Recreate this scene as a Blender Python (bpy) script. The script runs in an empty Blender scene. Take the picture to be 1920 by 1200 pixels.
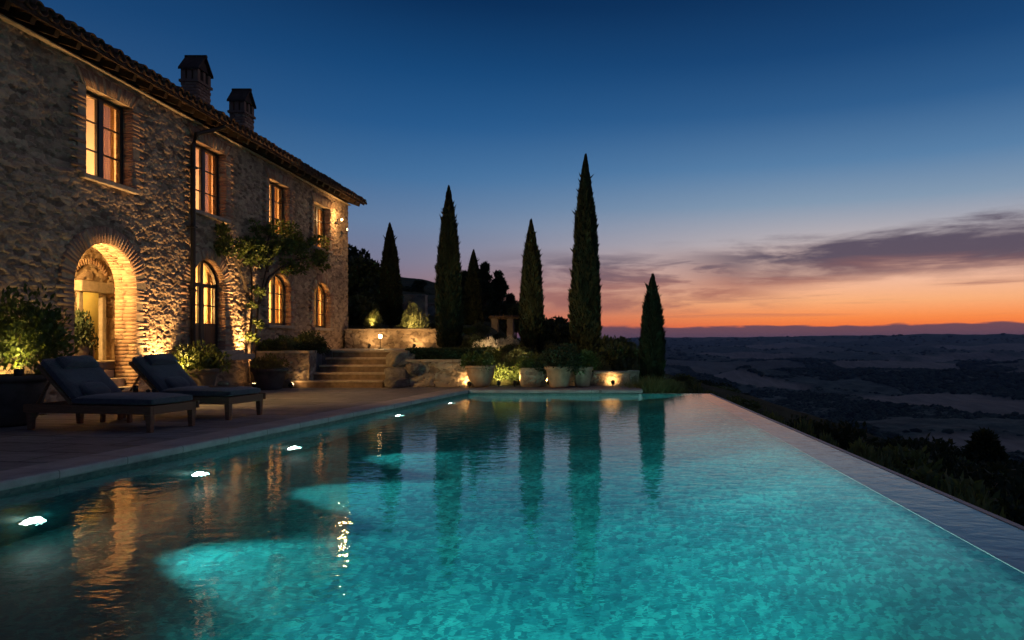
import bpy, math, random
import numpy as np
from mathutils import Vector, Matrix
R = math.radians
rng = np.random.default_rng(7)
random.seed(7)
C = bpy.context.scene
COL = C.collection
F = 1280.0; VU = 1125.0; VV = 640.0; CH = 1.2     # lens in photo pixels, vanishing point, eye height

def at(u, v, Y):                                   # photo pixel -> point at depth Y
    return Vector(((u-VU)/F*Y, Y, CH-(v-VV)/F*Y))

def lin(*c):
    if len(c) == 1: c = c[0]
    o = []
    for x in c:
        x /= 255.0
        o.append(x/12.92 if x <= .04045 else ((x+.055)/1.055)**2.4)
    return (*o, 1.0)

# ------------------------------------------------------------------ noise
def _h(ix, iy, s):
    h = (ix.astype(np.int64)*374761393 + iy.astype(np.int64)*668265263 + s*974634211) & 0xffffffff
    h = ((h ^ (h >> 13))*1274126177) & 0xffffffff
    h = (h ^ (h >> 16)) & 0xffffffff
    return h/4294967295.0
def vnoise(x, y, s=0):
    ix = np.floor(x); iy = np.floor(y); fx = x-ix; fy = y-iy
    fx = fx*fx*(3-2*fx); fy = fy*fy*(3-2*fy)
    a = _h(ix, iy, s); b = _h(ix+1, iy, s); c = _h(ix, iy+1, s); d = _h(ix+1, iy+1, s)
    return (a*(1-fx)+b*fx)*(1-fy)+(c*(1-fx)+d*fx)*fy
def fbm(x, y, s=0, o=4):
    t = 0; a = .5; n = 0
    for i in range(o):
        t = t+a*vnoise(x, y, s+i*17); n += a; a *= .5; x = x*2.03+3.1; y = y*2.03+1.7
    return t/n
def ss(a, b, x):
    t = np.clip((x-a)/(b-a), 0, 1); return t*t*(3-2*t)

# ------------------------------------------------------------------ tagging
def tag(o, label=None, cat=None, group=None, kind=None):
    if label: o['label'] = label
    if cat: o['category'] = cat
    if group: o['group'] = group
    if kind: o['kind'] = kind
    return o
def thing(name, label, cat, loc=(0,0,0), rz=0, group=None):
    o = bpy.data.objects.new(name, None); COL.objects.link(o)
    o.empty_display_size = .2
    o.location = loc; o.rotation_euler = (0,0,rz)
    return tag(o, label, cat, group)
def link(name, me, mat=None, parent=None, world=False):
    if mat: me.materials.append(mat)
    o = bpy.data.objects.new(name, me); COL.objects.link(o)
    if parent:
        o.parent = parent
        if world:
            r = parent
            off = Vector((0,0,0))
            while r is not None: off += r.location; r = r.parent
            o.location = -off
    return o
def copy_tree(o, parent=None):
    c = o.copy(); COL.objects.link(c); c.parent = parent
    if parent is not None:
        c.matrix_parent_inverse = o.matrix_parent_inverse
    for ch in list(o.children): copy_tree(ch, c)
    return c

class MB:
    def __init__(s): s.v = []; s.f = []
    def box(s, x0, x1, y0, y1, z0, z1, M=None):
        n = len(s.v)
        p = [(x0,y0,z0),(x1,y0,z0),(x1,y1,z0),(x0,y1,z0),(x0,y0,z1),(x1,y0,z1),(x1,y1,z1),(x0,y1,z1)]
        if M is not None: p = [tuple(M @ Vector(q)) for q in p]
        s.v += p
        s.f += [tuple(n+i for i in q) for q in ((0,3,2,1),(4,5,6,7),(0,1,5,4),(1,2,6,5),(2,3,7,6),(3,0,4,7))]
        return s
    def tube(s, pts, rad, seg=8, cap=True):
        pts = [Vector(p) for p in pts]
        if not hasattr(rad, '__len__'): rad = [rad]*len(pts)
        n0 = len(s.v)
        for i, p in enumerate(pts):
            d = (pts[min(i+1,len(pts)-1)]-pts[max(i-1,0)]).normalized()
            a = Vector((0,0,1)) if abs(d.z) < .9 else Vector((1,0,0))
            e1 = d.cross(a).normalized(); e2 = d.cross(e1)
            for k in range(seg):
                t = 2*math.pi*k/seg
                s.v.append(tuple(p+(e1*math.cos(t)+e2*math.sin(t))*rad[i]))
        for i in range(len(pts)-1):
            for k in range(seg):
                a = n0+i*seg+k; b = n0+i*seg+(k+1)%seg
                s.f.append((a, b, b+seg, a+seg))
        if cap:
            s.f.append(tuple(n0+k for k in range(seg))[::-1])
            s.f.append(tuple(n0+(len(pts)-1)*seg+k for k in range(seg)))
        return s
    def lathe(s, prof, seg=32, c=(0,0,0), closed=False, wob=0):
        n0 = len(s.v)
        for r, z in prof:
            for k in range(seg):
                t = 2*math.pi*k/seg
                s.v.append((c[0]+r*math.cos(t), c[1]+r*math.sin(t), c[2]+z))
        for i in range(len(prof)-1):
            for k in range(seg):
                a = n0+i*seg+k; b = n0+i*seg+(k+1)%seg
                s.f.append((a, b, b+seg, a+seg))
        s.f.append(tuple(n0+k for k in range(seg))[::-1])
        s.f.append(tuple(n0+(len(prof)-1)*seg+k for k in range(seg)))
        return s
    def prism(s, poly, a0, a1, axis='z'):
        n0 = len(s.v); n = len(poly)
        for a in (a0, a1):
            for p in poly:
                s.v.append((p[0],p[1],a) if axis == 'z' else ((a,p[0],p[1]) if axis == 'x' else (p[0],a,p[1])))
        s.f.append(tuple(range(n0,n0+n))[::-1]); s.f.append(tuple(range(n0+n,n0+2*n)))
        for i in range(n):
            j = (i+1)%n
            s.f.append((n0+i,n0+j,n0+n+j,n0+n+i))
        return s
    def build(s, name, mat=None, parent=None, smooth=False, bevel=0, world=False, seg=2, subd=0, fixn=True):
        me = bpy.data.meshes.new(name); me.from_pydata(s.v, [], s.f)
        if fixn:
            import bmesh
            bm = bmesh.new(); bm.from_mesh(me); bmesh.ops.recalc_face_normals(bm, faces=bm.faces); bm.to_mesh(me); bm.free()
        if smooth:
            me.polygons.foreach_set('use_smooth', [True]*len(me.polygons))
        o = link(name, me, mat, parent, world)
        if bevel:
            m = o.modifiers.new('b','BEVEL'); m.width = bevel; m.segments = seg; m.limit_method = 'ANGLE'; m.angle_limit = R(40)
        if subd:
            m = o.modifiers.new('s','SUBSURF'); m.levels = subd; m.render_levels = subd
        return o

def npmesh(name, V, Q, mat=None, parent=None, smooth=False, fattr=None, vattr=None, world=False, mats=None, mi=None):
    V = np.asarray(V, np.float32); Q = np.asarray(Q, np.int32); k = Q.shape[1]
    me = bpy.data.meshes.new(name)
    me.vertices.add(len(V)); me.vertices.foreach_set('co', V.ravel())
    me.loops.add(Q.size); me.loops.foreach_set('vertex_index', Q.ravel())
    me.polygons.add(len(Q)); me.polygons.foreach_set('loop_start', np.arange(len(Q), dtype=np.int32)*k)
    if smooth: me.polygons.foreach_set('use_smooth', np.ones(len(Q), bool))
    me.update(calc_edges=True)
    for nm, a in (fattr or {}).items():
        at_ = me.attributes.new(nm, 'FLOAT', 'FACE'); at_.data.foreach_set('value', np.asarray(a, np.float32))
    for nm, a in (vattr or {}).items():
        at_ = me.attributes.new(nm, 'FLOAT', 'POINT'); at_.data.foreach_set('value', np.asarray(a, np.float32))
    if mats:
        for m in mats: me.materials.append(m)
        if mi is not None: me.polygons.foreach_set('material_index', np.asarray(mi, np.int32))
    return link(name, me, mat, parent, world)

# ------------------------------------------------------------------ materials
class NT:
    def __init__(s, nt): s.t = nt; s.t.nodes.clear()
    def n(s, typ, **kw):
        nd = s.t.nodes.new(typ)
        for k, v in kw.items(): setattr(nd, k, v)
        return nd
    def _in(s, sock, v):
        if v is None: return
        if isinstance(v, bpy.types.NodeSocket): s.t.links.new(v, sock)
        else: sock.default_value = v
    def m(s, op, a, b=None, c=None, clamp=False):
        nd = s.n('ShaderNodeMath', operation=op); nd.use_clamp = clamp
        for i, v in enumerate((a, b, c)): s._in(nd.inputs[i], v)
        return nd.outputs[0]
    def sstep(s, a, b, x):
        nd = s.n('ShaderNodeMapRange', interpolation_type='SMOOTHSTEP')
        s._in(nd.inputs['Value'], x); s._in(nd.inputs['From Min'], a); s._in(nd.inputs['From Max'], b)
        return nd.outputs['Result']
    def mix(s, f, a, b, typ='MIX'):
        nd = s.n('ShaderNodeMix', data_type='RGBA', blend_type=typ)
        s._in(nd.inputs[0], f); s._in(nd.inputs[6], a); s._in(nd.inputs[7], b)
        return nd.outputs[2]
    def ramp(s, f, stops, interp='LINEAR'):
        nd = s.n('ShaderNodeValToRGB'); cr = nd.color_ramp; cr.interpolation = interp
        while len(cr.elements) < len(stops): cr.elements.new(.5)
        for e, (p, c) in zip(cr.elements, stops): e.position = p; e.color = c
        s._in(nd.inputs[0], f); return nd.outputs[0]
    def noise(s, vec, scale, detail=3, rough=.5, dist=0, col=False):
        nd = s.n('ShaderNodeTexNoise'); s._in(nd.inputs['Vector'], vec)
        nd.inputs['Scale'].default_value = scale; nd.inputs['Detail'].default_value = detail
        nd.inputs['Roughness'].default_value = rough; nd.inputs['Distortion'].default_value = dist
        return nd.outputs['Color' if col else 'Fac']
    def xyz(s, x, y, z):
        nd = s.n('ShaderNodeCombineXYZ')
        for i, v in enumerate((x,y,z)): s._in(nd.inputs[i], v)
        return nd.outputs[0]
    def mapping(s, vec, scale=(1,1,1), rot=(0,0,0), loc=(0,0,0)):
        nd = s.n('ShaderNodeMapping'); s._in(nd.inputs[0], vec)
        nd.inputs['Scale'].default_value = scale; nd.inputs['Rotation'].default_value = rot; nd.inputs['Location'].default_value = loc
        return nd.outputs[0]
    def bump(s, h, dist, strength=1, normal=None):
        nd = s.n('ShaderNodeBump'); s._in(nd.inputs['Height'], h)
        nd.inputs['Distance'].default_value = dist; nd.inputs['Strength'].default_value = strength
        if normal is not None: s._in(nd.inputs['Normal'], normal)
        return nd.outputs[0]
    def attr(s, name):
        nd = s.n('ShaderNodeAttribute'); nd.attribute_name = name; return nd.outputs['Fac']
    def obj(s): return s.n('ShaderNodeTexCoord').outputs['Object']
    def pos(s): return s.n('ShaderNodeNewGeometry').outputs['Position']
    def out(s, sh, disp=None):
        o = s.n('ShaderNodeOutputMaterial'); s.t.links.new(sh, o.inputs[0])
    def bsdf(s, col, rough=.7, normal=None, spec=.5, metal=0, **kw):
        nd = s.n('ShaderNodeBsdfPrincipled')
        s._in(nd.inputs['Base Color'], col); s._in(nd.inputs['Roughness'], rough)
        nd.inputs['Specular IOR Level'].default_value = spec; nd.inputs['Metallic'].default_value = metal
        if normal is not None: s._in(nd.inputs['Normal'], normal)
        return nd
def newmat(name):
    m = bpy.data.materials.new(name); m.use_nodes = True
    return m, NT(m.node_tree)
def simple(name, col, rough=.7, var=.25, scale=6, bump=.004, spec=.4, metal=0, stretch=(1,1,1)):
    m, t = newmat(name)
    v = t.mapping(t.obj(), stretch)
    n = t.noise(v, scale, 5, .6)
    c2 = tuple(x*(1-var) for x in col[:3])+(1,); c3 = tuple(min(1,x*(1+var)) for x in col[:3])+(1,)
    c = t.ramp(n, [(.3,c2),(.7,c3)])
    nr = t.bump(t.noise(v, scale*5, 4, .6), bump) if bump else None
    t.out(t.bsdf(c, rough, nr, spec, metal).outputs[0]); return m
def emit(name, col, strength):
    m, t = newmat(name); e = t.n('ShaderNodeEmission'); e.inputs[0].default_value = col; e.inputs[1].default_value = strength
    t.out(e.outputs[0]); return m

def stone_mat(name, cols, mortar, bumpd=.01):
    m, t = newmat(name)
    p = t.pos()
    n = t.noise(p, 9, 6, .65); n2 = t.noise(p, 1.1, 4, .6)
    st = t.attr('stone'); jt = t.attr('joint')
    f = t.m('ADD', t.m('MULTIPLY', st, .8), t.m('MULTIPLY', t.m('SUBTRACT', n, .5), .6), clamp=True)
    c = t.ramp(f, [(i/(len(cols)-1), q) for i, q in enumerate(cols)])
    c = t.mix(t.sstep(.0, .5, jt), mortar, c)
    c = t.mix(t.m('MULTIPLY', t.sstep(.4, .7, n2), .45), c, (.06,.05,.04,1), 'MIX')
    nr = t.bump(t.noise(p, 28, 6, .7), bumpd)
    t.out(t.bsdf(c, .9, nr, .2).outputs[0]); return m
M_stone = stone_mat('rubble_stone', [(.17,.115,.075,1),(.33,.23,.15,1),(.50,.36,.23,1),(.27,.185,.13,1),(.58,.44,.30,1)], (.30,.215,.14,1), .012)
M_garden_stone = stone_mat('garden_stone', [(.2,.15,.11,1),(.36,.28,.2,1),(.46,.37,.27,1),(.27,.22,.17,1)], (.12,.10,.08,1), .014)
def brick_mat():
    m, t = newmat('old_brick'); p = t.pos()
    r = t.attr('rnd'); n = t.noise(p, 14, 5, .6)
    f = t.m('ADD', t.m('MULTIPLY', r, .75), t.m('MULTIPLY', n, .3))
    c = t.ramp(f, [(0,(.19,.115,.08,1)),(.5,(.30,.18,.12,1)),(1,(.40,.28,.19,1))])
    t.out(t.bsdf(c, .9, t.bump(t.noise(p, 40, 5, .65), .006), .2).outputs[0]); return m
M_brick = brick_mat()
M_plaster = simple('room_plaster', (.62,.50,.36,1), .9, .12, 3, .003, .2)
M_curtain = None
def curtain_mat():
    m, t = newmat('curtain_cloth')
    n = t.noise(t.mapping(t.obj(), (60,60,3)), 1, 3, .5)
    c = t.ramp(n, [(.3,(.55,.38,.2,1)),(.7,(.75,.55,.33,1))])
    d = t.n('ShaderNodeBsdfDiffuse'); t._in(d.inputs[0], c)
    tr = t.n('ShaderNodeBsdfTranslucent'); t._in(tr.inputs[0], c)
    mx = t.n('ShaderNodeMixShader'); mx.inputs[0].default_value = .45
    t.t.links.new(d.outputs[0], mx.inputs[1]); t.t.links.new(tr.outputs[0], mx.inputs[2])
    t.out(mx.outputs[0]); return m
M_curtain = curtain_mat()
def pane_mat():
    m, t = newmat('window_glass')
    tr = t.n('ShaderNodeBsdfTransparent'); tr.inputs[0].default_value = (.92,.93,.92,1)
    g = t.n('ShaderNodeBsdfGlossy'); g.inputs['Roughness'].default_value = .01
    t._in(g.inputs['Normal'], t.bump(t.noise(t.obj(), 1.6, 2, .4), .004))
    fr = t.n('ShaderNodeFresnel'); fr.inputs[0].default_value = 1.52
    mx = t.n('ShaderNodeMixShader'); t._in(mx.inputs[0], t.m('MULTIPLY', fr.outputs[0], 1.8, clamp=True))
    t.t.links.new(tr.outputs[0], mx.inputs[1]); t.t.links.new(g.outputs[0], mx.inputs[2])
    t.out(mx.outputs[0]); return m
M_pane = pane_mat()
M_frame = simple('dark_window_paint', (.035,.026,.02,1), .5, .2, 12, .001, .4)
M_doorwood = simple('door_wood', (.16,.075,.032,1), .55, .3, 3, .002, .4, 0, (12,12,1))
M_sill = simple('sill_stone', (.34,.27,.2,1), .85, .25, 8, .006, .2)
M_tile = simple('clay_roof_tile', (.065,.04,.031,1), .9, .35, 5, .006, .2)
M_rafter = simple('rafter_wood', (.05,.031,.02,1), .8, .3, 4, .003, .2, 0, (2,12,12))
M_iron = simple('dark_iron', (.018,.017,.016,1), .45, .2, 20, .001, .5, .6)
M_teak = simple('weathered_teak', (.19,.096,.052,1), .7, .3, 3, .002, .3, 0, (1.5,22,22))
def fabric():
    m, t = newmat('charcoal_fabric'); p = t.obj()
    n = t.noise(p, 5, 4, .6)
    c = t.ramp(n, [(.3,(.030,.036,.048,1)),(.7,(.048,.055,.072,1))])
    w = t.n('ShaderNodeTexWave'); w.inputs['Scale'].default_value = 150; t._in(w.inputs['Vector'], p)
    w2 = t.n('ShaderNodeTexWave', bands_direction='Y'); w2.inputs['Scale'].default_value = 150; t._in(w2.inputs['Vector'], p)
    h = t.m('ADD', w.outputs['Fac'], w2.outputs['Fac'])
    nr = t.bump(t.noise(p, 7, 3, .5), .012, 1, t.bump(h, .0008))
    b = t.bsdf(c, .9, nr, .15); b.inputs['Sheen Weight'].default_value = .4
    t.out(b.outputs[0]); return m
M_fabric = fabric()
M_pot = simple('terracotta_pot', (.43,.27,.165,1), .85, .28, 5, .006, .2)
M_potdark = simple('aged_dark_pot', (.09,.075,.062,1), .85, .3, 5, .006, .2)
M_soil = simple('dark_soil', (.03,.022,.016,1), .95, .3, 20, .01, .1)
M_bark = simple('bark', (.06,.045,.034,1), .95, .35, 6, .02, .1, 0, (3,3,.7))
def leaf_mat(name, a, b, trans=.3, rough=.6):
    m, t = newmat(name)
    r = t.attr('rnd')
    n = t.noise(t.obj(), 1.4, 3, .6)
    f = t.m('ADD', t.m('MULTIPLY', r, .7), t.m('MULTIPLY', n, .45), clamp=True)
    c = t.ramp(f, [(.1,a),(.95,b)])
    bs = t.bsdf(c, rough, None, .25)
    tr = t.n('ShaderNodeBsdfTranslucent'); t._in(tr.inputs[0], t.mix(1.0, c, (1.25,1.3,.6,1), 'MULTIPLY'))
    mx = t.n('ShaderNodeMixShader'); mx.inputs[0].default_value = trans
    t.t.links.new(bs.outputs[0], mx.inputs[1]); t.t.links.new(tr.outputs[0], mx.inputs[2])
    t.out(mx.outputs[0]); return m
M_cyp = leaf_mat('cypress_foliage', (.006,.009,.004,1), (.022,.026,.010,1), .1, .8)
M_leaf = leaf_mat('garden_leaves', (.035,.055,.016,1), (.11,.14,.04,1), .35, .5)
M_leaf_dark = leaf_mat('dark_leaves', (.016,.026,.014,1), (.045,.062,.03,1), .2, .65)
M_leaf_olive = leaf_mat('olive_leaves', (.06,.07,.03,1), (.17,.17,.08,1), .3, .6)
M_pale = leaf_mat('pale_blossom', (.25,.22,.2,1), (.6,.55,.5,1), .3, .7)
M_slope = leaf_mat('slope_leaves', (.045,.06,.028,1), (.17,.2,.085,1), .3, .6)
M_lamp = emit('lamp_glow', (1,.62,.27,1), 22)
M_pool_lamp = emit('pool_lamp_glow', (.82,1,.92,1), 30)

# ------------------------------------------------------------------ lights
def light(kind, name, loc, energy, col=(1,.62,.28), radius=.05, aim=None, size=60, blend=.5, parent=None):
    d = bpy.data.lights.new(name, kind); d.energy = energy; d.color = col; d.shadow_soft_size = radius
    if kind == 'SPOT': d.spot_size = R(size); d.spot_blend = blend
    o = bpy.data.objects.new(name, d); COL.objects.link(o); o.location = loc
    if aim is not None: o.rotation_euler = (Vector(aim)-Vector(loc)).to_track_quat('-Z','Y').to_euler()
    return o
WARM = (1,.56,.2); WARM2 = (1,.52,.18)

# ------------------------------------------------------------------ sky
def build_world():
    w = bpy.data.worlds.new('World'); C.world = w; w.use_nodes = True
    t = NT(w.node_tree)
    g = t.n('ShaderNodeTexCoord').outputs['Generated']
    sp = t.n('ShaderNodeSeparateXYZ'); t._in(sp.inputs[0], g); x, y, z = sp.outputs
    e = t.m('DEGREES', t.m('ARCSINE', z)) if False else t.m('MULTIPLY', t.m('ARCSINE', z), 180/math.pi)
    a = t.m('MULTIPLY', t.m('ARCTAN2', x, y), 180/math.pi)
    en = t.m('DIVIDE', e, 60.0, clamp=True)
    S = lambda d: d/60.0
    A = t.ramp(en, [(S(0),lin(205,84,64)),(S(.9),(1.0,.165,.035,1)),(S(1.9),(1.05,.29,.07,1)),(S(3.2),(1.0,.45,.20,1)),(S(5.2),lin(242,192,166)),(S(8),lin(190,178,180)),
                    (S(11),lin(132,154,178)),(S(14),lin(88,128,168)),(S(18),lin(48,94,142)),(S(22),lin(26,70,118)),(S(27),lin(12,48,90)),(S(36),lin(6,34,70)),(1,lin(4,22,48))])
    B = t.ramp(en, [(S(0),lin(190,96,88)),(S(2),lin(168,104,104)),(S(4),lin(142,110,122)),(S(6.5),lin(124,124,148)),(S(9.5),lin(104,130,164)),(S(13),lin(68,114,160)),
                    (S(17),lin(38,90,142)),(S(21),lin(22,72,122)),(S(26),lin(9,46,88)),(S(36),lin(5,30,62)),(1,lin(3,20,44))])
    D = t.ramp(en, [(S(0),lin(104,88,108)),(S(6),lin(104,104,134)),(S(14),lin(56,88,128)),(S(22),lin(26,66,112)),(S(36),lin(12,42,80)),(1,lin(6,28,58))])
    # azimuth weights: A near +24 deg, B between, D away
    da = t.m('ABSOLUTE', t.m('SUBTRACT', a, 25.0))
    wa = t.m('SUBTRACT', 1.0, t.sstep(4.0, 46.0, da))
    wd = t.sstep(32.0, 85.0, da)
    c = t.mix(wa, B, A); c = t.mix(wd, c, D)
    # clouds, in azimuth / elevation
    v1 = t.xyz(t.m('MULTIPLY', a, .10), t.m('MULTIPLY', e, .55), 0.0)
    n1 = t.noise(v1, 1.0, 6, .62, .4)
    v2 = t.xyz(t.m('MULTIPLY', a, .035), t.m('MULTIPLY', e, .9), 4.0)
    n2 = t.noise(v2, 1.0, 6, .6, .3)
    v3 = t.xyz(t.m('MULTIPLY', a, .085), t.m('MULTIPLY', e, .35), 9.0)
    n3 = t.noise(v3, 1.3, 4, .55)
    w_ = t.m('MULTIPLY', t.m('SUBTRACT', n1, .5), 2.6)
    ew = t.m('ADD', t.m('ADD', e, w_), t.m('MULTIPLY', t.m('SUBTRACT', n2, .5), 2.2))
    top = t.m('ADD', 7.6, t.m('MULTIPLY', t.sstep(12., 34., a), 1.7))
    bot = t.m('ADD', 3.5, t.m('MULTIPLY', t.sstep(4., 26., a), 1.5))
    band = t.m('MULTIPLY', t.sstep(t.m('SUBTRACT', bot, .8), t.m('ADD', bot, 1.0), ew), t.m('SUBTRACT', 1.0, t.sstep(t.m('SUBTRACT', top, .7), t.m('ADD', top, .6), ew)))
    band = t.m('MULTIPLY', band, t.sstep(2., 15., a))
    band = t.m('MULTIPLY', band, t.m('SUBTRACT', .95, t.m('MULTIPLY', t.sstep(.46, .70, n1), .5)))
    # thin streaks under it
    st = t.m('MULTIPLY', t.sstep(.52, .66, n2), t.m('MULTIPLY', t.sstep(1.6, 2.6, e), t.m('SUBTRACT', 1.0, t.sstep(4.2, 6.0, e))))
    st = t.m('MULTIPLY', st, t.m('MULTIPLY', t.sstep(-25., 5., a), .65))
    # wisps left of the band
    wi = t.m('MULTIPLY', t.sstep(.36, .58, n1), t.m('MULTIPLY', t.sstep(2.0, 3.0, e), t.m('SUBTRACT', 1.0, t.sstep(6.2, 8.0, e))))
    wi = t.m('MULTIPLY', wi, t.m('MULTIPLY', t.m('SUBTRACT', 1.0, t.sstep(9., 18., a)), t.sstep(-14., 0., a)))
    wi = t.m('MULTIPLY', wi, .85)
    # small high flecks
    hf = t.m('MULTIPLY', t.sstep(.62, .72, n1), t.m('MULTIPLY', t.sstep(8.6, 9.4, e), t.m('SUBTRACT', 1.0, t.sstep(9.6, 11.0, e))))
    hf = t.m('MULTIPLY', hf, t.m('MULTIPLY', t.sstep(12., 16., a), .6))
    dens = t.m('MAXIMUM', t.m('MAXIMUM', band, st), t.m('MAXIMUM', wi, hf))
    under = t.sstep(4.0, 6.6, ew)
    cc = t.mix(under, t.mix(wa, lin(128,84,94), lin(172,108,92)), t.mix(wa, lin(92,84,104), lin(84,74,92)))
    c = t.mix(dens, c, cc)
    # low bank on the horizon
    bt = t.m('ADD', t.m('ADD', .5, t.m('MULTIPLY', n3, 1.45)), t.m('MULTIPLY', t.m('SUBTRACT', n1, .5), .9))
    bank = t.m('SUBTRACT', 1.0, t.sstep(t.m('SUBTRACT', bt, .10), t.m('ADD', bt, .10), e))
    bank = t.m('MULTIPLY', bank, t.m('MULTIPLY', t.sstep(-30., -2., a), .95))
    c = t.mix(bank, c, t.mix(t.sstep(0., 1.3, e), lin(86,72,92), lin(100,74,88)))
    # below the horizon
    c = t.mix(t.sstep(-2.5, -.6, e), lin(20,22,32), c)
    bg = t.n('ShaderNodeBackground'); t._in(bg.inputs[0], c); bg.inputs[1].default_value = 1.0
    o = t.n('ShaderNodeOutputWorld'); t.t.links.new(bg.outputs[0], o.inputs[0])
    w.cycles.sampling_method = 'MANUAL'; w.cycles.sample_map_resolution = 512
build_world()

sun = light('SUN', 'twilight_fill', (30,10,40), .17, (1,.84,.86), aim=(0,0,0))  # soft fill sun added to lift the terrace, facade and valley
sun.data.angle = R(50); sun.rotation_euler = (Vector((0,0,0))-Vector((math.sin(R(68))*math.cos(R(46)),math.cos(R(68))*math.cos(R(46)),math.sin(R(46))))).to_track_quat('-Z','Y').to_euler()

# ------------------------------------------------------------------ camera
cam = bpy.data.cameras.new('camera'); co = bpy.data.objects.new('camera', cam); COL.objects.link(co)
co.location = (0,0,CH); co.rotation_euler = (R(90),0,0)
cam.sensor_width = 36; cam.lens = 24
cam.shift_x = -(VU-960)/1920; cam.shift_y = (VV-600)/1920
cam.clip_start = .1; cam.clip_end = 30000
C.camera = co

# ------------------------------------------------------------------ stone relief sheets
def stonesheet(name, fn, ulen, vlen, res, mat, mask=None, cell=(.32,.2), relief=.05, parent=None, world=False, seed=1, extra=None, rough=.35):
    nu = max(2, int(ulen/res)+1); nv = max(2, int(vlen/res)+1)
    u = np.linspace(0, ulen, nu); v = np.linspace(0, vlen, nv)
    U, Vv = np.meshgrid(u, v, indexing='ij'); U = U.ravel(); Vv = Vv.ravel()
    # wavy courses
    cu = U/cell[0] + (fbm(U*2.4, Vv*2.4, seed)-.5)*1.9
    cv = Vv/cell[1] + (fbm(U*2.1+9, Vv*2.1, seed+5)-.5)*2.0
    iu = np.floor(cu); iv = np.floor(cv)
    f1 = np.full(U.shape, 9.); f2 = np.full(U.shape, 9.); idr = np.zeros(U.shape)
    for du in (-1,0,1):
        for dv in (-1,0,1):
            a = iu+du; b = iv+dv
            px = a+.5+(_h(a,b,seed+11)-.5)*.85+.25*(b%2); py = b+.5+(_h(a,b,seed+12)-.5)*.75
            d = np.sqrt((cu-px)**2+((cv-py)*1.0)**2)
            near = d < f1
            f2 = np.where(near, f1, np.minimum(f2, d)); f1 = np.where(near, d, f1)
            idr = np.where(near, _h(a,b,seed+13), idr)
    edge = f2-f1
    j = ss(.0, .16, edge)
    rd = 1-np.abs(2*fbm(U*9, Vv*13, seed+3, 4)-1)
    hgt = relief*(j*(.25+.6*idr) + rough*(rd-.6)*1.1 + rough*.7*(fbm(U*22, Vv*26, seed+7, 3)-.5) + .6*(fbm(U*4, Vv*5, seed+21, 3)-.5))
    hgt = hgt + relief*.5*(fbm(U*.8, Vv*.8, seed+31, 2)-.5) - relief*1.0*ss(.60,.72,fbm(U*8, Vv*15, seed+41, 3))
    if extra is not None: hgt = hgt + extra(U, Vv)
    P = fn(U, Vv, hgt)
    ii, jj = np.meshgrid(np.arange(nu-1), np.arange(nv-1), indexing='ij')
    q = np.stack([ii*nv+jj, (ii+1)*nv+jj, (ii+1)*nv+jj+1, ii*nv+jj+1], -1).reshape(-1,4)
    st = idr; jt = j
    if mask is not None:
        cu_ = (U[q[:,0]]+U[q[:,2]])/2; cv_ = (Vv[q[:,0]]+Vv[q[:,2]])/2
        q = q[mask(cu_, cv_)]
        used = np.unique(q); mp = np.full(len(U), -1); mp[used] = np.arange(len(used))
        q = mp[q]; P = P[used]; st = st[used]; jt = jt[used]
    return npmesh(name, P, q, mat, parent, True, None, {'stone': st, 'joint': jt}, world)

# ================================================================== FARMHOUSE
XF = -9.06; Y0 = 3.0; Y1 = 24.57; ZT = 6.12
house = thing('farmhouse', 'two-storey stone farmhouse with lit windows, brick-trimmed openings and clay tiled eaves', 'house', (-13, 15.8, 0))
# opening = (y0, y1, z0, ztop, rise)   rise 0 = flat, else arch rise
OPN = {
 'W1': (12.00,13.20,4.15,5.70,0), 'W2': (15.22,16.50,4.15,5.70,0), 'W3': (18.65,19.88,4.2,5.66,0), 'W4': (21.6,22.83,4.22,5.62,0),
 'D1': (15.12,16.46,1.0,3.10,.6), 'L1': (18.63,19.96,1.66,3.12,.34), 'L2': (21.6,22.87,1.64,3.10,.32), 'A1': (11.73,13.31,0.0,2.99,.79),
 'W0': (8.2,9.4,4.15,5.70,0), 'W9': (4.6,5.8,4.15,5.70,0),
}
def top_of(o, y, grow=0):
    y0,y1,z0,zt,rise = o; y0 -= grow; y1 += grow; zt = zt+grow; 
    if rise == 0: return np.full_like(y, zt) if hasattr(y,'shape') else zt
    w = (y1-y0)/2; yc = (y0+y1)/2; r = rise if rise < w-grow-1e-3 else w
    if rise >= w-grow-1e-3: r = w
    Rr = (w*w+r*r)/(2*r); zc = zt-Rr
    return zc+np.sqrt(np.maximum(0, Rr*Rr-(y-yc)**2))
def wall_mask(u, v):
    y = u+Y0; keep = np.ones(u.shape, bool)
    for o in OPN.values():
        g = .05
        ins = (y > o[0]-g)&(y < o[1]+g)&(v > o[2]-.02)
        zz = top_of(o, np.clip(y, o[0]-g+1e-4, o[1]+g-1e-4), g)
        keep &= ~(ins & (v < zz))
    return keep
def wall_extra(u, v):
    y = u+Y0
    led = ss(4.10, 4.16, v+.05*(fbm(u*2, v*0, 3)-.5))*(1-ss(11.55, 11.75, y))
    batter = .06*(1-ss(0, 1.0, v))
    return -.05*led + batter
stonesheet('stone_wall', lambda U,V,h: np.stack([XF+h-.02, U+Y0, V], -1), Y1-Y0, ZT, .017, M_stone, wall_mask, (.17,.075), .026, house, True, 3, wall_extra, .7)
# gable wall round the corner, and the plain back walls
stonesheet('gable_wall', lambda U,V,h: np.stack([XF-.01-U, Y1+h-.02, V], -1), 8.0, ZT+.2, .06, M_stone, None, (.21,.115), .05, house, True, 9)
MB().box(-17.2,-17.0,Y0,Y1-.05,0,ZT).build('rear_wall', M_garden_stone, house, world=True)
stonesheet('gable_wall', lambda U,V,h: np.stack([XF-.01-U, Y0-h+.02, V], -1), 8.0, ZT+.2, .06, M_stone, None, (.19,.1), .05, house, True, 10)

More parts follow.
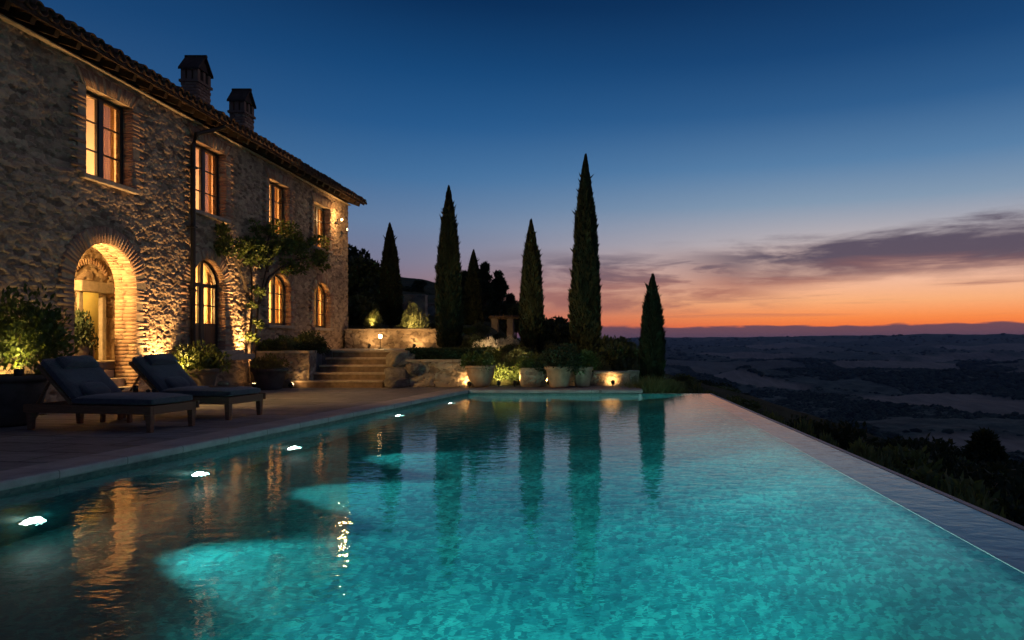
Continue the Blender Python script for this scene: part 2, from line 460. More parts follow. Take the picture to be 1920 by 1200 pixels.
def brick_np(name, polys, x0, x1, parent, mat=M_brick, split=False):
    """polys: list of 4-point (y,z) outlines -> bricks extruded x0..x1 with slight random proudness, one mesh"""
    V = []; Q = []; rn = []
    for p in polys:
        cuts = [x0, x1+random.uniform(-.003,.003)]
        if split: cuts = [x0, x0+(x1-x0)*random.uniform(.35,.65), cuts[1]]
        for ca, cb in zip(cuts[:-1], cuts[1:]):
            n = len(V); r = random.random(); sh = random.uniform(-.002,.002) if split else 0
            if cb is not cuts[-1]: cb -= .005
            for (yy,zz) in p: V.append((ca,yy+sh,zz))
            for (yy,zz) in p: V.append((cb,yy+sh,zz))
            fs = [(n+4,n+5,n+6,n+7),(n,n+3,n+2,n+1),(n,n+1,n+5,n+4),(n+1,n+2,n+6,n+5),(n+2,n+3,n+7,n+6),(n+3,n,n+4,n+7)]
            Q += fs; rn += [r]*6
    return npmesh(name, V, Q, mat, parent, False, {'rnd': rn}, None, True)
M_mortar = simple('lime_mortar', (.30,.24,.17,1), .95, .25, 10, .008, .1)

def surround(o, depth, ring=.26, parent=None, sill=True, name='brick_surround', jamb_w=(.20,.32), z_from=None):
    y0,y1,z0,zt,rise = o; w = (y1-y0)/2; yc = (y0+y1)/2
    polys = []; x0 = XF-depth; x1 = XF+.030; g = .004
    spring = zt if rise == 0 else (zt-rise)
    zz = z0 if z_from is None else z_from; k = 0
    hh = .072
    while zz < spring-.01:
        z2 = min(zz+hh, spring)
        L = jamb_w[k%2]+random.uniform(-.02,.03)
        # split each course into one or two bricks
        for (a,b) in ((y0-L, y0),(y1, y1+L)):
            polys.append([(a+g,zz+g),(b if b==y0 else b-g,zz+g),(b if b==y0 else b-g,z2-g*.5),(a+g,z2-g*.5)] if b==y0 else [(a,zz+g),(b-g,zz+g),(b-g,z2-g*.5),(a,z2-g*.5)])
        zz += hh; k += 1
    back = MB()
    if rise == 0:
        n = int((y1-y0+.5)/.068)
        for i in range(n):
            t0 = i/n; t1 = (i+1)/n
            ya0 = y0-.06+(y1-y0+.12)*t0; ya1 = y0-.06+(y1-y0+.12)*t1
            yb0 = y0-.25+(y1-y0+.5)*t0; yb1 = y0-.25+(y1-y0+.5)*t1
            bow = .02*math.sin(math.pi*(t0+t1)/2)
            polys.append([(ya0+g*.5,zt+bow),(ya1-g*.5,zt+bow),(yb1-g*.5,zt+ring+bow+random.uniform(-.01,.015)),(yb0+g*.5,zt+ring+bow)])
        back.prism([(y0-.05,zt+.004),(y1+.05,zt+.004),(y1+.22,zt+ring-.02),(y0-.22,zt+ring-.02)], x0+.004, XF+.0285, 'x')
    else:
        r = rise; Rr = (w*w+r*r)/(2*r); zc = zt-Rr; am = math.asin(min(1,w/Rr))
        n = int(2*am*(Rr+ring*.4)/.072)
        for i in range(n):
            a0 = -am+2*am*i/n; a1 = -am+2*am*(i+1)/n; ga = .004/Rr
            q = lambda a,rr: (yc+rr*math.sin(a), zc+rr*math.cos(a))
            ro = Rr+ring+random.uniform(-.012,.018)
            polys.append([q(a0+ga,Rr),q(a1-ga,Rr),q(a1-ga*1.5,ro),q(a0+ga*1.5,ro)])
        arc = [ (yc+(Rr+.002)*math.sin(-am+2*am*i/24), zc+(Rr+.002)*math.cos(-am+2*am*i/24)) for i in range(25)]
        arc2 = [ (yc+(Rr+ring-.02)*math.sin(am-2*am*i/24), zc+(Rr+ring-.02)*math.cos(am-2*am*i/24)) for i in range(25)]
        for i in range(24):
            back.prism([arc[i],arc[i+1],arc2[23-i],arc2[24-i]], x0+.004, XF+.0285, 'x')
    zb = z0 if z_from is None else z_from
    back.box(x0+.004, XF+.0285, y0-.19, y0-.002, zb, spring); back.box(x0+.004, XF+.0285, y1+.002, y1+.19, zb, spring)
    # bricks reach the inner face of the wall so they form the reveal
    ob = brick_np(name, polys, x0, x1, parent, M_brick, depth > .35)
    bk = back.build('mortar', M_mortar, ob)
    bk.location = (0,0,0)
    if sill:
        MB().box(x0-.02, XF+.09, y0-.12, y1+.12, z0-.09, z0-.002).build('window_sill', M_sill, parent, bevel=.012, world=True)
    return ob

def outline(y0,y1,z0,zt,rise,n=16):
    w = (y1-y0)/2; yc = (y0+y1)/2
    if rise <= 0: return [(y0,z0),(y1,z0),(y1,zt),(y0,zt)]
    Rr = (w*w+rise*rise)/(2*rise); zc = zt-Rr; am = math.asin(min(1,w/Rr))
    if rise > w: am = math.pi-am
    return [(y0,z0),(y1,z0)]+[(yc+Rr*math.sin(am-2*am*i/n), zc+Rr*math.cos(am-2*am*i/n)) for i in range(n+1)]
def ring_solid(mb, o1, o2, x0, x1):
    n = len(o1)
    for i in range(n):
        j = (i+1)%n
        mb.prism([o1[i],o1[j],o2[j],o2[i]], x0, x1, 'x')

def window(key, depth=.16, room=True, glow=16, tone=WARM2, curt=(.16,.34), kind='window'):
    o = OPN[key]; y0,y1,z0,zt,rise = o
    surround(o, .30, .27 if rise == 0 else .25, house, True)
    x1 = XF-depth; x0 = x1-.06
    wn = bpy.data.objects.new('window' if kind == 'window' else 'french_door', None); COL.objects.link(wn)
    wn.parent = house; wn.location = Vector((x0, (y0+y1)/2, z0))-house.location
    f = MB(); fw = .065
    oa = outline(y0+.002,y1-.002,z0,zt-.002,rise); ob = outline(y0+fw,y1-fw,z0+fw,zt-fw,max(0,rise-fw*.6) if rise else 0)
    ring_solid(f, oa, ob, x0, x1)
    yc = (y0+y1)/2
    f.box(x0+.002, x1+.012, yc-.055, yc+.055, z0+fw-.01, zt-fw+.02)
    sp = zt-rise*.98 if rise else zt-fw
    H = (zt if not rise else zt-rise*.35)-z0
    # sash stiles and bars
    for (a,b) in ((y0+fw, yc-.055),(yc+.055, y1-fw)):
        if kind == 'window':
            for k in (1,2):
                zz = z0+H*k/3
                f.box(x0+.018, x1-.006, a-.01, b+.01, zz-.012, zz+.012)
            f.box(x0+.01, x1-.002, a-.006, a+.028, z0+.02, zt-rise*.9-.03); f.box(x0+.01, x1-.002, b-.028, b+.006, z0+.02, zt-rise*.9-.03)
    if kind != 'window':
        f.box(x0+.004, x1+.006, y0+.02, y1-.02, z0+1.46, z0+1.54)
        for (a,b) in ((y0+fw, yc-.055),(yc+.055, y1-fw)):
            f.box(x0+.018, x1-.006, a-.01, b+.01, z0+1.02, z0+1.045)
            f.box(x0+.01, x1-.002, a-.006, a+.05, z0+.02, z0+1.48); f.box(x0+.01, x1-.002, b-.05, b+.006, z0+.02, z0+1.48)
        wd = MB()
        for (a,b) in ((y0+fw+.04, yc-.09),(yc+.09, y1-fw-.04)):
            wd.box(x0+.004, x1-.006, a, b, z0+fw, z0+.62); wd.box(x0+.01, x1+.004, a+.06, b-.06, z0+.14, z0+.54)
        wd.build('panel', M_doorwood, wn, bevel=.006, world=True)
    f.build('frame', M_frame, wn, world=True)
    p = MB(); xm = (x0+x1)/2
    op = outline(y0+.03,y1-.03,z0+(.03 if kind=='window' else .62),zt-.03,max(0,rise-.02) if rise else 0)
    n0 = len(p.v); p.v += [(xm,a,b) for a,b in op]; p.f.append(tuple(range(n0,n0+len(op))))
    p.build('pane', M_pane, wn, world=True, fixn=False)
    # curtains: wavy hung cloth on both sides
    for sgn, wd_ in ((0,curt[0]),(1,curt[1])):
        n = 40; V = []; Q = []
        ya = y0+.0 if sgn == 0 else y1-wd_; 
        for i in range(n+1):
            t = i/n; yy = ya+wd_*t; xx = x0-.12+.028*math.sin(t*math.pi*2*4.3+sgn)+.008*math.sin(t*37)
            V += [(xx,yy,z0+.02),(xx+.01*math.sin(t*19),yy,(z0+zt)/2),(xx,yy,zt+.1)]
        for i in range(n):
            for k in range(2):
                a = i*3+k; Q.append((a,a+3,a+4,a+1))
        npmesh('curtain', V, Q, M_curtain, wn, True, None, None, True)
    # the room behind
    rm = MB(); a,b,c,d = y0-.28,y1+.28,z0-.1,zt+.28; xr = XF-1.35; xf = XF-.31
    rm.v += [(xf,a,c),(xf,b,c),(xf,b,d),(xf,a,d),(xr,a,c),(xr,b,c),(xr,b,d),(xr,a,d)]
    rm.f += [(4,5,6,7),(0,1,5,4),(3,7,6,2),(0,4,7,3),(1,2,6,5)]
    ro = rm.build('room', M_plaster, wn, world=True)
    if glow: light('POINT', 'room_lamp', (XF-.95, yc-.22, (z0+.5 if z0 > 3 else z0+.75) if kind=='window' else z0+1.1), glow, tone, .08)
    return wn
window('W1', glow=130, tone=(1,.53,.19)); window('W2', glow=110, tone=(1,.48,.19)); window('W3', glow=150); window('W4', glow=150)
window('L1', glow=330, tone=(1,.52,.14)); window('L2', glow=330, tone=(1,.52,.14)); window('D1', glow=340, kind='door', tone=(1,.52,.15), curt=(.14,.16))
window('W0', glow=60); window('W9', glow=0)
# door ledge in two tiers
MB().box(XF-.1, XF+.34, 15.0, 16.75, .90, .985).box(XF-.1, XF+.5, 14.95, 16.95, .76, .899).build('door_step', M_sill, house, bevel=.012, world=True)

# ---- arched porch
A = OPN['A1']
surround(A, .40, .30, house, False, 'arch_surround', (.22,.34), 0.0)
porch = bpy.data.objects.new('porch', None); COL.objects.link(porch); porch.parent = house; porch.location = Vector((-9.9,13,.8))-house.location
PX = -10.45
def porch_mask(u, v):
    y = u+11.1; z = v+.8
    return ~((y > 13.72)&(y < 14.24)&(z < 2.2))
stonesheet('porch_wall', lambda U,V,h: np.stack([PX+h, U+11.1, V+.8], -1), 3.75, 2.7, .03, M_stone, porch_mask, (.26,.16), .035, porch, True, 14)
stonesheet('porch_side_wall', lambda U,V,h: np.stack([XF-.42-U, 14.8-h, V+.7], -1), 1.1, 2.8, .03, M_stone, None, (.26,.16), .03, porch, True, 15)
MB().box(-10.6,XF-.41,11.0,11.1,.7,3.4).box(-10.6,XF-.41,11.0,14.9,3.3,3.4).box(-10.6,XF-.62,11.0,14.9,.65,.8).build('porch_vault', M_plaster, porch, world=True)
MB().box(PX-.02,PX+.2,13.5,14.42,2.2,2.42).build('lintel', M_sill, porch, bevel=.02, world=True)
MB().box(PX-.02,PX+.07,13.6,13.72,.8,2.198).box(PX-.02,PX+.07,14.24,14.36,.8,2.198).build('door_jamb', M_sill, porch, bevel=.015, world=True)
# relieving arch above the lintel
pl = []
for i in range(15):
    a0 = -.95+1.9*i/15; a1 = -.95+1.9*(i+1)/15
    q = lambda a,rr: (13.97+rr*math.sin(a), 2.28+rr*math.cos(a))
    pl.append([q(a0+.01,.5),q(a1-.01,.5),q(a1-.01,.62),q(a0+.01,.62)])
brick_np('relieving_arch', pl, PX, PX+.055, porch)
# passage behind the inner doorway
rm = MB(); a,b,c,d = 13.6,14.7,.75,2.4; xr = PX-1.3; xf = PX-.02
rm.v += [(xf,a,c),(xf,b,c),(xf,b,d),(xf,a,d),(xr,a,c),(xr,b,c),(xr,b,d),(xr,a,d)]; rm.f += [(4,5,6,7),(0,1,5,4),(3,7,6,2),(0,4,7,3),(1,2,6,5)]
M_hall = simple('hall_plaster', (.46,.31,.10,1), .9, .15, 4, .003, .2)
rm.build('hall', M_hall, porch, world=True)
MB().box(PX-.35,PX-.31,13.74,13.98,.8,2.1).box(PX-.3,PX-.28,13.76,13.96,1.0,2.0).build('inner_door', M_doorwood, porch, world=True)
light('POINT','hall_lamp', (PX-.75,14.3,2.15), 16, (1,.72,.24), .06)
light('POINT','porch_lamp_light', (-9.8,11.65,2.5), 760, (1,.60,.19), .08)
# steps up through the arch
MB().box(XF-.75,XF-.6,11.74,13.30,0,.795).box(XF-.60,XF-.40,11.74,13.30,0,.65).box(XF-.40,XF-.20,11.74,13.30,0,.49).box(XF-.20,XF+.03,11.74,13.30,0,.33).box(XF+.03,XF+.33,11.6,13.45,0,.17).build('arch_steps', M_sill, house, bevel=.012, world=True)

PORCH_Z = .8
# ---- roof
roof = bpy.data.objects.new('roof', None); COL.objects.link(roof); roof.parent = house; roof.location = Vector((-12.5,15.8,6.3))-house.location
XE = -8.62; ZE = 6.20; XR = -13.4; SL = math.tan(R(19)); YR1 = 24.98
zr = ZE+(XE-XR)*SL
mb = MB()
mb.prism([(XE,ZE),(XR,zr),(XR-4.6,zr-4.6*SL),(XR-4.6,zr-4.6*SL+.05),(XR,zr+.05),(XE,ZE+.05)], Y0-.6, YR1, 'y')
mb.build('roof_deck', M_tile, roof, world=True)
V = []; Q = []; rn = []
def coppo(y, x0, x1, z0, z1, r0, r1, up=True, seg=7, th=.018):
    n = len(V)
    for (x,z,r) in ((x0,z0,r0),(x1,z1,r1)):
        for (rr) in (r, r-th):
            for k in range(seg+1):
                a = math.pi*k/seg
                s = 1 if up else -1
                V.append((x, y+rr*math.cos(a), z+s*rr*math.sin(a)))
    m = seg+1; rr_ = random.random()
    for k in range(seg):
        Q.append((n+k,n+k+1,n+2*m+k+1,n+2*m+k)); Q.append((n+m+k+1,n+m+k,n+3*m+k,n+3*m+k+1)); Q.append((n+k+1,n+k,n+m+k,n+m+k+1))
        rn.extend([rr_]*3)
yy = Y0-.5; 
while yy < YR1:
    for j in range(9):
        L = .46; xa = XE+.07-j*.42; jit = random.uniform(-.012,.012); zj = ZE+.075-j*.42*-SL+random.uniform(-.006,.012)
        zj = ZE+.075+(j*.42)*SL+random.uniform(-.006,.014)
        coppo(yy+jit, xa+random.uniform(-.02,.02), xa-L, zj+.018, zj+L*SL-.012, .098, .082)
        if j < 2: coppo(yy+.11+jit, xa-.02, xa-L, zj+.03, zj+L*SL+.02, .095, .08, False)
    yy += .22
npmesh('roof_tiles', V, Q, M_tile, roof, True, {'rnd': rn}, None, True)
mb = MB(); yy = Y0-.3
while yy < YR1:
    M = Matrix.Translation((XF-.3,yy,ZE+(XE-(XF-.3))*SL-.1)) @ Matrix.Rotation(R(19),4,'Y')
    mb = MB(); mb.box(-.02,.66,-.045,.045,-.05,.075, M); mb.build('rafter', M_rafter, roof, world=True); yy += .46
MB().prism([(XE-.005,ZE-.03),(XE-.03,ZE-.03),(XE-.03,ZE-.002),(XE-.005,ZE-.002)], Y0-.6, YR1, 'y').build('fascia', M_rafter, roof, world=True)
MB().box(XF-.04,XF+.075,Y0,Y1+.06,ZT-.03,ZT-.0).build('cornice', M_sill, house, bevel=.008, world=True)
# chimneys
def chimney(xr, y0, w, L, zb, zt):
    ch = bpy.data.objects.new('chimney', None); COL.objects.link(ch); ch.parent = roof
    ch.location = Vector((xr-w/2,y0+L/2,zb))-house.location-roof.location
    H = zt-zb; zs = zt-.78
    polys = []
    V = []; Q = []; rn = []
    def bx(a,b,c,d,e,f):
        n = len(V); r = random.random()
        V.extend([(a,c,e),(b,c,e),(b,d,e),(a,d,e),(a,c,f),(b,c,f),(b,d,f),(a,d,f)])
        for q in ((0,3,2,1),(4,5,6,7),(0,1,5,4),(1,2,6,5),(2,3,7,6),(3,0,4,7)): Q.append(tuple(n+i for i in q)); rn.append(r)
    z = zb; k = 0
    while z < zs:
        h = .085
        o = random.uniform(-.004,.004)
        nb = 3
        for i in range(nb):
            s0 = (i+(.5 if k%2 else 0)-.25)/nb; s1 = s0+1/nb; s0 = max(0,s0); s1 = min(1,s1)
            bx(xr-w+o, xr+random.uniform(0,.008), y0+L*s0+.004, y0+L*s1-.004, z+.004, z+h-.004)
            bx(xr-w+w*s0+.004, xr-w+w*s1-.004, y0-random.uniform(.002,.01), y0+L-.05, z+.004, z+h-.004)
        z += h; k += 1
    bx(xr-w+.01,xr-.01,y0+.01,y0+L-.01,zb,zs)
    npmesh('stack', V, Q, M_brick, ch, False, {'rnd': rn}, None, True)
    c = MB()
    c.box(xr-w-.035,xr+.035,y0-.035,y0+L+.035,zs,zs+.07)
    for (a,b) in ((xr-w,xr-w+.12),(xr-.12,xr)):
        for (p,q) in ((y0,y0+.12),(y0+L/2-.05,y0+L/2+.05),(y0+L-.12,y0+L)): c.box(a,b,p,q,zs+.07,zs+.36)
    c.box(xr-w/2-.06,xr-w/2+.06,y0+.0,y0+.1,zs+.07,zs+.4)
    c.build('smoke_vent', M_brick, ch, world=True)
    g = MB(); yc = y0+L/2; xc = xr-w/2
    # little gabled tile roof, ridge along x
    for s in (-1,1):
        g.prism([(yc,zt-.02),(yc+s*(L/2+.04),zs+.33),(yc+s*(L/2+.04),zs+.39),(yc,zt+.05)], xr-w-.05, xr+.05, 'x')
    g.prism([(y0+.02,zs+.36),(y0+L-.02,zs+.36),(yc,zt-.04)], xr-w+.0, xr-w+.06, 'x'); g.prism([(y0+.1,zs+.40),(y0+L-.1,zs+.40),(yc,zt-.06)], xr-.06, xr-.01, 'x')
    g.tube([(xr-w-.06,yc,zt+.02),(xr+.06,yc,zt+.02)], .05, 8)
    g.build('chimney_cap', M_tile, ch, world=True)
chimney(-10.8, 18.33, .46, .62, 6.9, 8.95); chimney(-10.8, 20.72, .46, .60, 6.9, 8.92)
# drainpipe
mb = MB(); mb.tube([(XE+.02,15.65,ZE-.08),(XF+.30,15.5,ZE-.2),(XF+.13,15.1,ZE-.42),(XF+.10,15.03,ZE-.7),(XF+.10,15.03,.05)], .052, 10)
for z in (.9,2.3,3.7,5.0): mb.box(XF-.01,XF+.165,14.965,15.095,z,z+.035)
mb.build('drainpipe', M_iron, house, smooth=False, world=True)

# ================================================================== POOL
WZ = -.12; PF = -1.95
def XL(y): return -3.28-(17.0-y)*.168
XI = 2.44
def XO(y): return 2.76+(17.24-y)*.016
YN = 1.0
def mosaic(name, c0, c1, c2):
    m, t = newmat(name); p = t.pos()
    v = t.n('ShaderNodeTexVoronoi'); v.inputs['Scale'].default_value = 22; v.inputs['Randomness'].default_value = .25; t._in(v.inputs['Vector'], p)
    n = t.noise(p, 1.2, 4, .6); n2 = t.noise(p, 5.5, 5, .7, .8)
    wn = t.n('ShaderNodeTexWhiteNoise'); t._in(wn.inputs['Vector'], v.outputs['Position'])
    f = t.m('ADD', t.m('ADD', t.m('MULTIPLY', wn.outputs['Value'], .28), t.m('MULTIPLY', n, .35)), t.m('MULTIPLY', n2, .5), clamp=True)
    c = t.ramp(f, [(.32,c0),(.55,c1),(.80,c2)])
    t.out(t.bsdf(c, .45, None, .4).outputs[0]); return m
M_mosaic = mosaic('teal_caustic_mosaic', (.001,.034,.045,1), (.0024,.082,.096,1), (.017,.195,.19,1))  # broad mottling painted into the tile colour imitates caustic light on the floor
M_band = mosaic('waterline_shade_tile', (.03,.05,.05,1), (.06,.10,.09,1), (.12,.16,.14,1))
def coping_mat():
    m, t = newmat('coping_stone'); p = t.pos()
    n = t.noise(p, 3, 6, .65); n2 = t.noise(p, 30, 4, .6)
    br = t.n('ShaderNodeTexBrick'); br.offset = .0
    t._in(br.inputs['Vector'], t.mapping(p, (1,1,1), (0,0,R(90+9.5)), (0.2,0,0)))
    br.inputs['Scale'].default_value = 1; br.inputs['Brick Width'].default_value = .75; br.inputs['Row Height'].default_value = 3; br.inputs['Mortar Size'].default_value = .006
    c = t.ramp(n, [(.25,(.22,.205,.205,1)),(.75,(.42,.39,.38,1))])
    c = t.mix(t.m('MULTIPLY', br.outputs['Fac'], .6), c, (.06,.055,.05,1))
    t.out(t.bsdf(c, .7, t.bump(t.m('ADD', n, t.m('MULTIPLY', n2, .3)), .012), .35).outputs[0]); return m
M_coping = coping_mat()
M_rim = simple('weir_stone', (.46,.34,.30,1), .35, .18, 4, .003, .5)
# basin: one floor sheet that sweeps up into the weir wall on the right
cols = [(XI-3.2+3.2*(i/32), PF+(WZ-.052-PF)*(i/32)**3.0) for i in range(33)]
V = []; Q = []
rows = [YN-.1, 5.0, 9.0, 13.0, 17.3]
for y in rows:
    V.append((XL(y)-.1,y,PF)); V.append(((XL(y)+XI-3.2)/2,y,PF))
    V += [(x,y,z) for x,z in cols]+[(XI+.3,y,WZ-.052)]
nc = len(cols)+3
for r_ in range(len(rows)-1):
    for i in range(nc-1): Q.append((r_*nc+i, r_*nc+i+1, (r_+1)*nc+i+1, (r_+1)*nc+i))
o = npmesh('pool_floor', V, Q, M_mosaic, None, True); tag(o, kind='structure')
mb = MB()
mb.prism([(XL(YN),YN),(XL(17.0),17.0),(XL(17.0)-.4,17.0),(XL(YN)-.4,YN)], PF-.3, -.19)
mb.prism([(XL(17.0)-.3,17.0),(.97,17.0),(.97,17.3),(XL(17.0)-.3,17.3)], PF-.3, -.19)
mb.prism([(.97,17.15),(.97,17.32),(XO(17.24)+.02,17.32),(XO(17.24)+.02,17.15)], PF-.3, -.15)
mb.prism([(XL(YN)-.4,YN-.3),(XO(YN),YN-.3),(XO(YN),YN),(XL(YN)-.4,YN)], PF-.3, -.1)
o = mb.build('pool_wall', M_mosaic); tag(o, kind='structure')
# dark waterline tile below coping; far strip deepened to paint in coping shade
mb = MB()
mb.prism([(XL(YN)+.006,YN),(XL(17.0)+.006,16.995),(XL(17.0)-.2,16.995),(XL(YN)-.2,YN)], -.30, -.075)
mb.prism([(XL(17.0)+.01,16.994),(.965,16.994),(.965,17.2),(XL(17.0)-.1,17.2)], -.85, -.075)
o = mb.build('waterline_shade_band', M_band); tag(o, kind='structure')
# weir: solid wall whose top lies just under the water, with a thin proud lip outside
mb = MB(); mb.prism([(XI-.004,YN),(XO(YN),YN),(XO(17.24),17.24),(XI-.004,17.14)], WZ-.05, WZ-.035)
o = mb.build('overflow_ledge', M_rim); tag(o, kind='structure')
mb = MB(); mb.prism([(XO(YN)-.0,YN),(XO(YN)+.055,YN),(XO(17.24)+.055,17.27),(XO(17.24)-.0,17.24)], -2.6, WZ+.004)
mb.prism([(.975,17.24),(XO(17.24)+.03,17.24),(XO(17.24)+.03,17.272),(.975,17.272)], -2.6, WZ+.004)
o = mb.build('pool_rim', simple('wet_rim_stone', (.34,.25,.21,1), .42, .2, 5, .003, .4)); tag(o, kind='structure')
def water_mat():
    m, t = newmat('pool_water'); p = t.pos()
    n1 = t.noise(t.mapping(p, (1,1.0,1)), 2.2, 2, .5, .3)
    n2 = t.noise(t.mapping(p, (1,1.5,1)), 5.0, 3, .5, .3)
    h = t.m('ADD', t.m('MULTIPLY', n1, .34), t.m('MULTIPLY', n2, 1.35))
    nr = t.bump(h, .0031)
    g = t.n('ShaderNodeBsdfGlass'); g.inputs['IOR'].default_value = 1.33; g.inputs['Roughness'].default_value = .01
    g.inputs['Color'].default_value = (.93,.99,.98,1)
    t._in(g.inputs['Normal'], nr)
    t.out(g.outputs[0]); return m
M_water = water_mat()
V = [(XL(YN),YN,WZ),(XO(YN),YN,WZ),(XO(17.24),17.24,WZ),(.97,17.24,WZ),(.97,17.0,WZ),(XL(17.0),17.0,WZ)]
me = bpy.data.meshes.new('water'); me.from_pydata(V, [], [(0,1,2,3,4,5)]); o = link('water', me, M_water); tag(o, kind='structure')

# underwater lamps in the left wall
wn = Vector((1,-.168,0)).normalized()
def pool_lamp(y, z, label, power, size=45, aim_dz=0., halo=True):
    x = XL(y); p = Vector((x,y,z))
    t = thing('pool_light', label, 'pool light', p, math.atan2(wn.y, wn.x), 'underwater lamps in the pool wall')
    mb = MB(); n = 20
    pr = [(.0,0),(.075,0),(.08,.012),(.0,.02)]
    b = MB(); b.tube([(.004,0,0),(.014,0,0)], .105, 24); b.build('bezel', M_rim, t)
    l = MB(); l.tube([(.010,0,0),(.022,0,0),(.03,0,0)], [.085,.085,.05], 24); l.build('lens', M_pool_lamp, t)
    light('SPOT', 'underwater_spot', p+wn*.07, power, (.36,1,.93), .04, p+wn*2+Vector((0,0,aim_dz)), size, .5)
    if halo: light('POINT', 'pool_lamp_halo', p+wn*.09+Vector((0,0,-.0)), power*.0008, (.5,1,.9), .05)
PL = 2000
pool_lamp(6.12,-1.42,'nearest glowing underwater lamp at the far left of the pool', PL)
pool_lamp(8.10,-1.48,'glowing underwater lamp below the foot of the nearer lounger', PL)
pool_lamp(9.90,-1.52,'middle underwater lamp in the pool wall beyond both loungers', PL*.5)
pool_lamp(13.2,-1.08,'faint small underwater lamp near the dark patch by the far steps', PL*.2)
pool_lamp(15.8,-1.22,'farthest underwater lamp in the pool corner below the stone steps', PL*.12)
# unseen fill spots, added off-frame to brighten the pool floor
for y in ():
    p = Vector((XL(y),y,-1.3)); light('SPOT','underwater_spot', p+wn*.07, PL, (.36,1,.93), .04, p+wn*2, 58, .85)
for x in (-1.6,.2,1.7): light('SPOT','underwater_spot', (x,YN+.07,-1.0), PL*1.4, (.36,1,.95), .04, (x+.1,6.3,-1.9), 46, 1)
for x in (-1.4,.1,1.6):
    light('SPOT','underwater_spot', (x,YN+.07,-1.2), PL*.7, (.36,1,.93), .04, (x,YN+3,-1.2), 60, .4)

# coping and terraces
M_slate = None
def terrace_mat():
    m, t = newmat('terrace_slabs'); p = t.pos()
    pw = t.n('ShaderNodeVectorMath', operation='ADD')
    t._in(pw.inputs[0], p); sc = t.n('ShaderNodeVectorMath', operation='SCALE'); t._in(sc.inputs[0], t.noise(p, 1.7, 3, .5, 0, True)); sc.inputs['Scale'].default_value = .16
    t._in(pw.inputs[1], sc.outputs[0])
    br = t.n('ShaderNodeTexBrick'); t._in(br.inputs['Vector'], t.mapping(pw.outputs[0], (1,1,1), (0,0,R(8))))
    br.inputs['Scale'].default_value = 1; br.inputs['Brick Width'].default_value = .95; br.inputs['Row Height'].default_value = .55; br.inputs['Mortar Size'].default_value = .012
    br.inputs['Mortar Smooth'].default_value = .6; br.inputs['Color1'].default_value = (.2,.2,.2,1); br.inputs['Color2'].default_value = (.8,.8,.8,1)
    n = t.noise(t.mapping(p, (.7,2.2,1)), 3.2, 7, .68, .6); n2 = t.noise(p, .8, 3, .5)
    bw = t.n('ShaderNodeRGBToBW'); t._in(bw.inputs[0], br.outputs['Color'])
    f = t.m('ADD', t.m('MULTIPLY', n, .75), t.m('MULTIPLY', bw.outputs[0], .3), clamp=True)
    c = t.ramp(f, [(.2,(.085,.085,.092,1)),(.5,(.20,.193,.2,1)),(.8,(.35,.335,.335,1))])
    c = t.mix(t.m('MULTIPLY', n2, .4), c, (.09,.085,.085,1))
    c = t.mix(br.outputs['Fac'], c, (.035,.028,.024,1))
    h = t.m('SUBTRACT', t.m('ADD', t.m('MULTIPLY', n, .8), t.m('MULTIPLY', bw.outputs[0], .25)), t.m('MULTIPLY', br.outputs['Fac'], .5))
    t.out(t.bsdf(c, .62, t.bump(h, .055), .45).outputs[0]); return m
M_terrace = terrace_mat()
CW = .46
mb = MB(); mb.prism([(XF-1.0,-3),(XL(-3)-CW,-3),(XL(16.95)-CW,16.95),(XL(16.95)-CW,19.0),(XF-1.0,19.0)], -.4, -.004)
mb.prism([(XL(16.95)-CW+.003,17.42),(1.03,17.42),(1.03,18.95),(XL(16.95)-CW+.003,18.95)], -.4, -.005)
mb.prism([(XL(-3)-CW+.01,-3),(6,-3),(6,YN-.36),(XL(YN-.3)-CW+.01,YN-.36)], -.4, -.005)
o = mb.build('terrace', M_terrace); tag(o, kind='structure')
mb = MB()
mb.prism([(XL(YN)+.025,YN),(XL(16.93)+.025,16.93),(XL(16.93)-CW,17.42),(XL(YN)-CW,YN)], -.085, .0)
mb.prism([(XL(16.93)+.029,16.93),(1.06,16.93),(1.06,17.417),(XL(16.93)-CW+.004,17.417)], -.085, .0)
mb.prism([(XL(YN)-CW,YN-.36),(XO(YN)+.1,YN-.36),(XO(YN)+.1,YN-.004),(XL(YN)-CW,YN-.004)], -.085, .0)
o = mb.build('pool_coping', M_coping, bevel=.022, seg=3); tag(o, kind='structure')
mb = MB(); mb.box(.97,1.03,17.0,18.95,-2.5,-.09); o = mb.build('deck_edge', M_coping); tag(o, kind='structure')

# upper terrace
UZ = .95
mb = MB(); mb.box(XF-.3,-5.05,18.95,24.1,.3,UZ).box(XF-.3,-7.62,17.86,18.95,.2,UZ-.04)
o = mb.build('upper_terrace', M_terrace); tag(o, kind='structure')

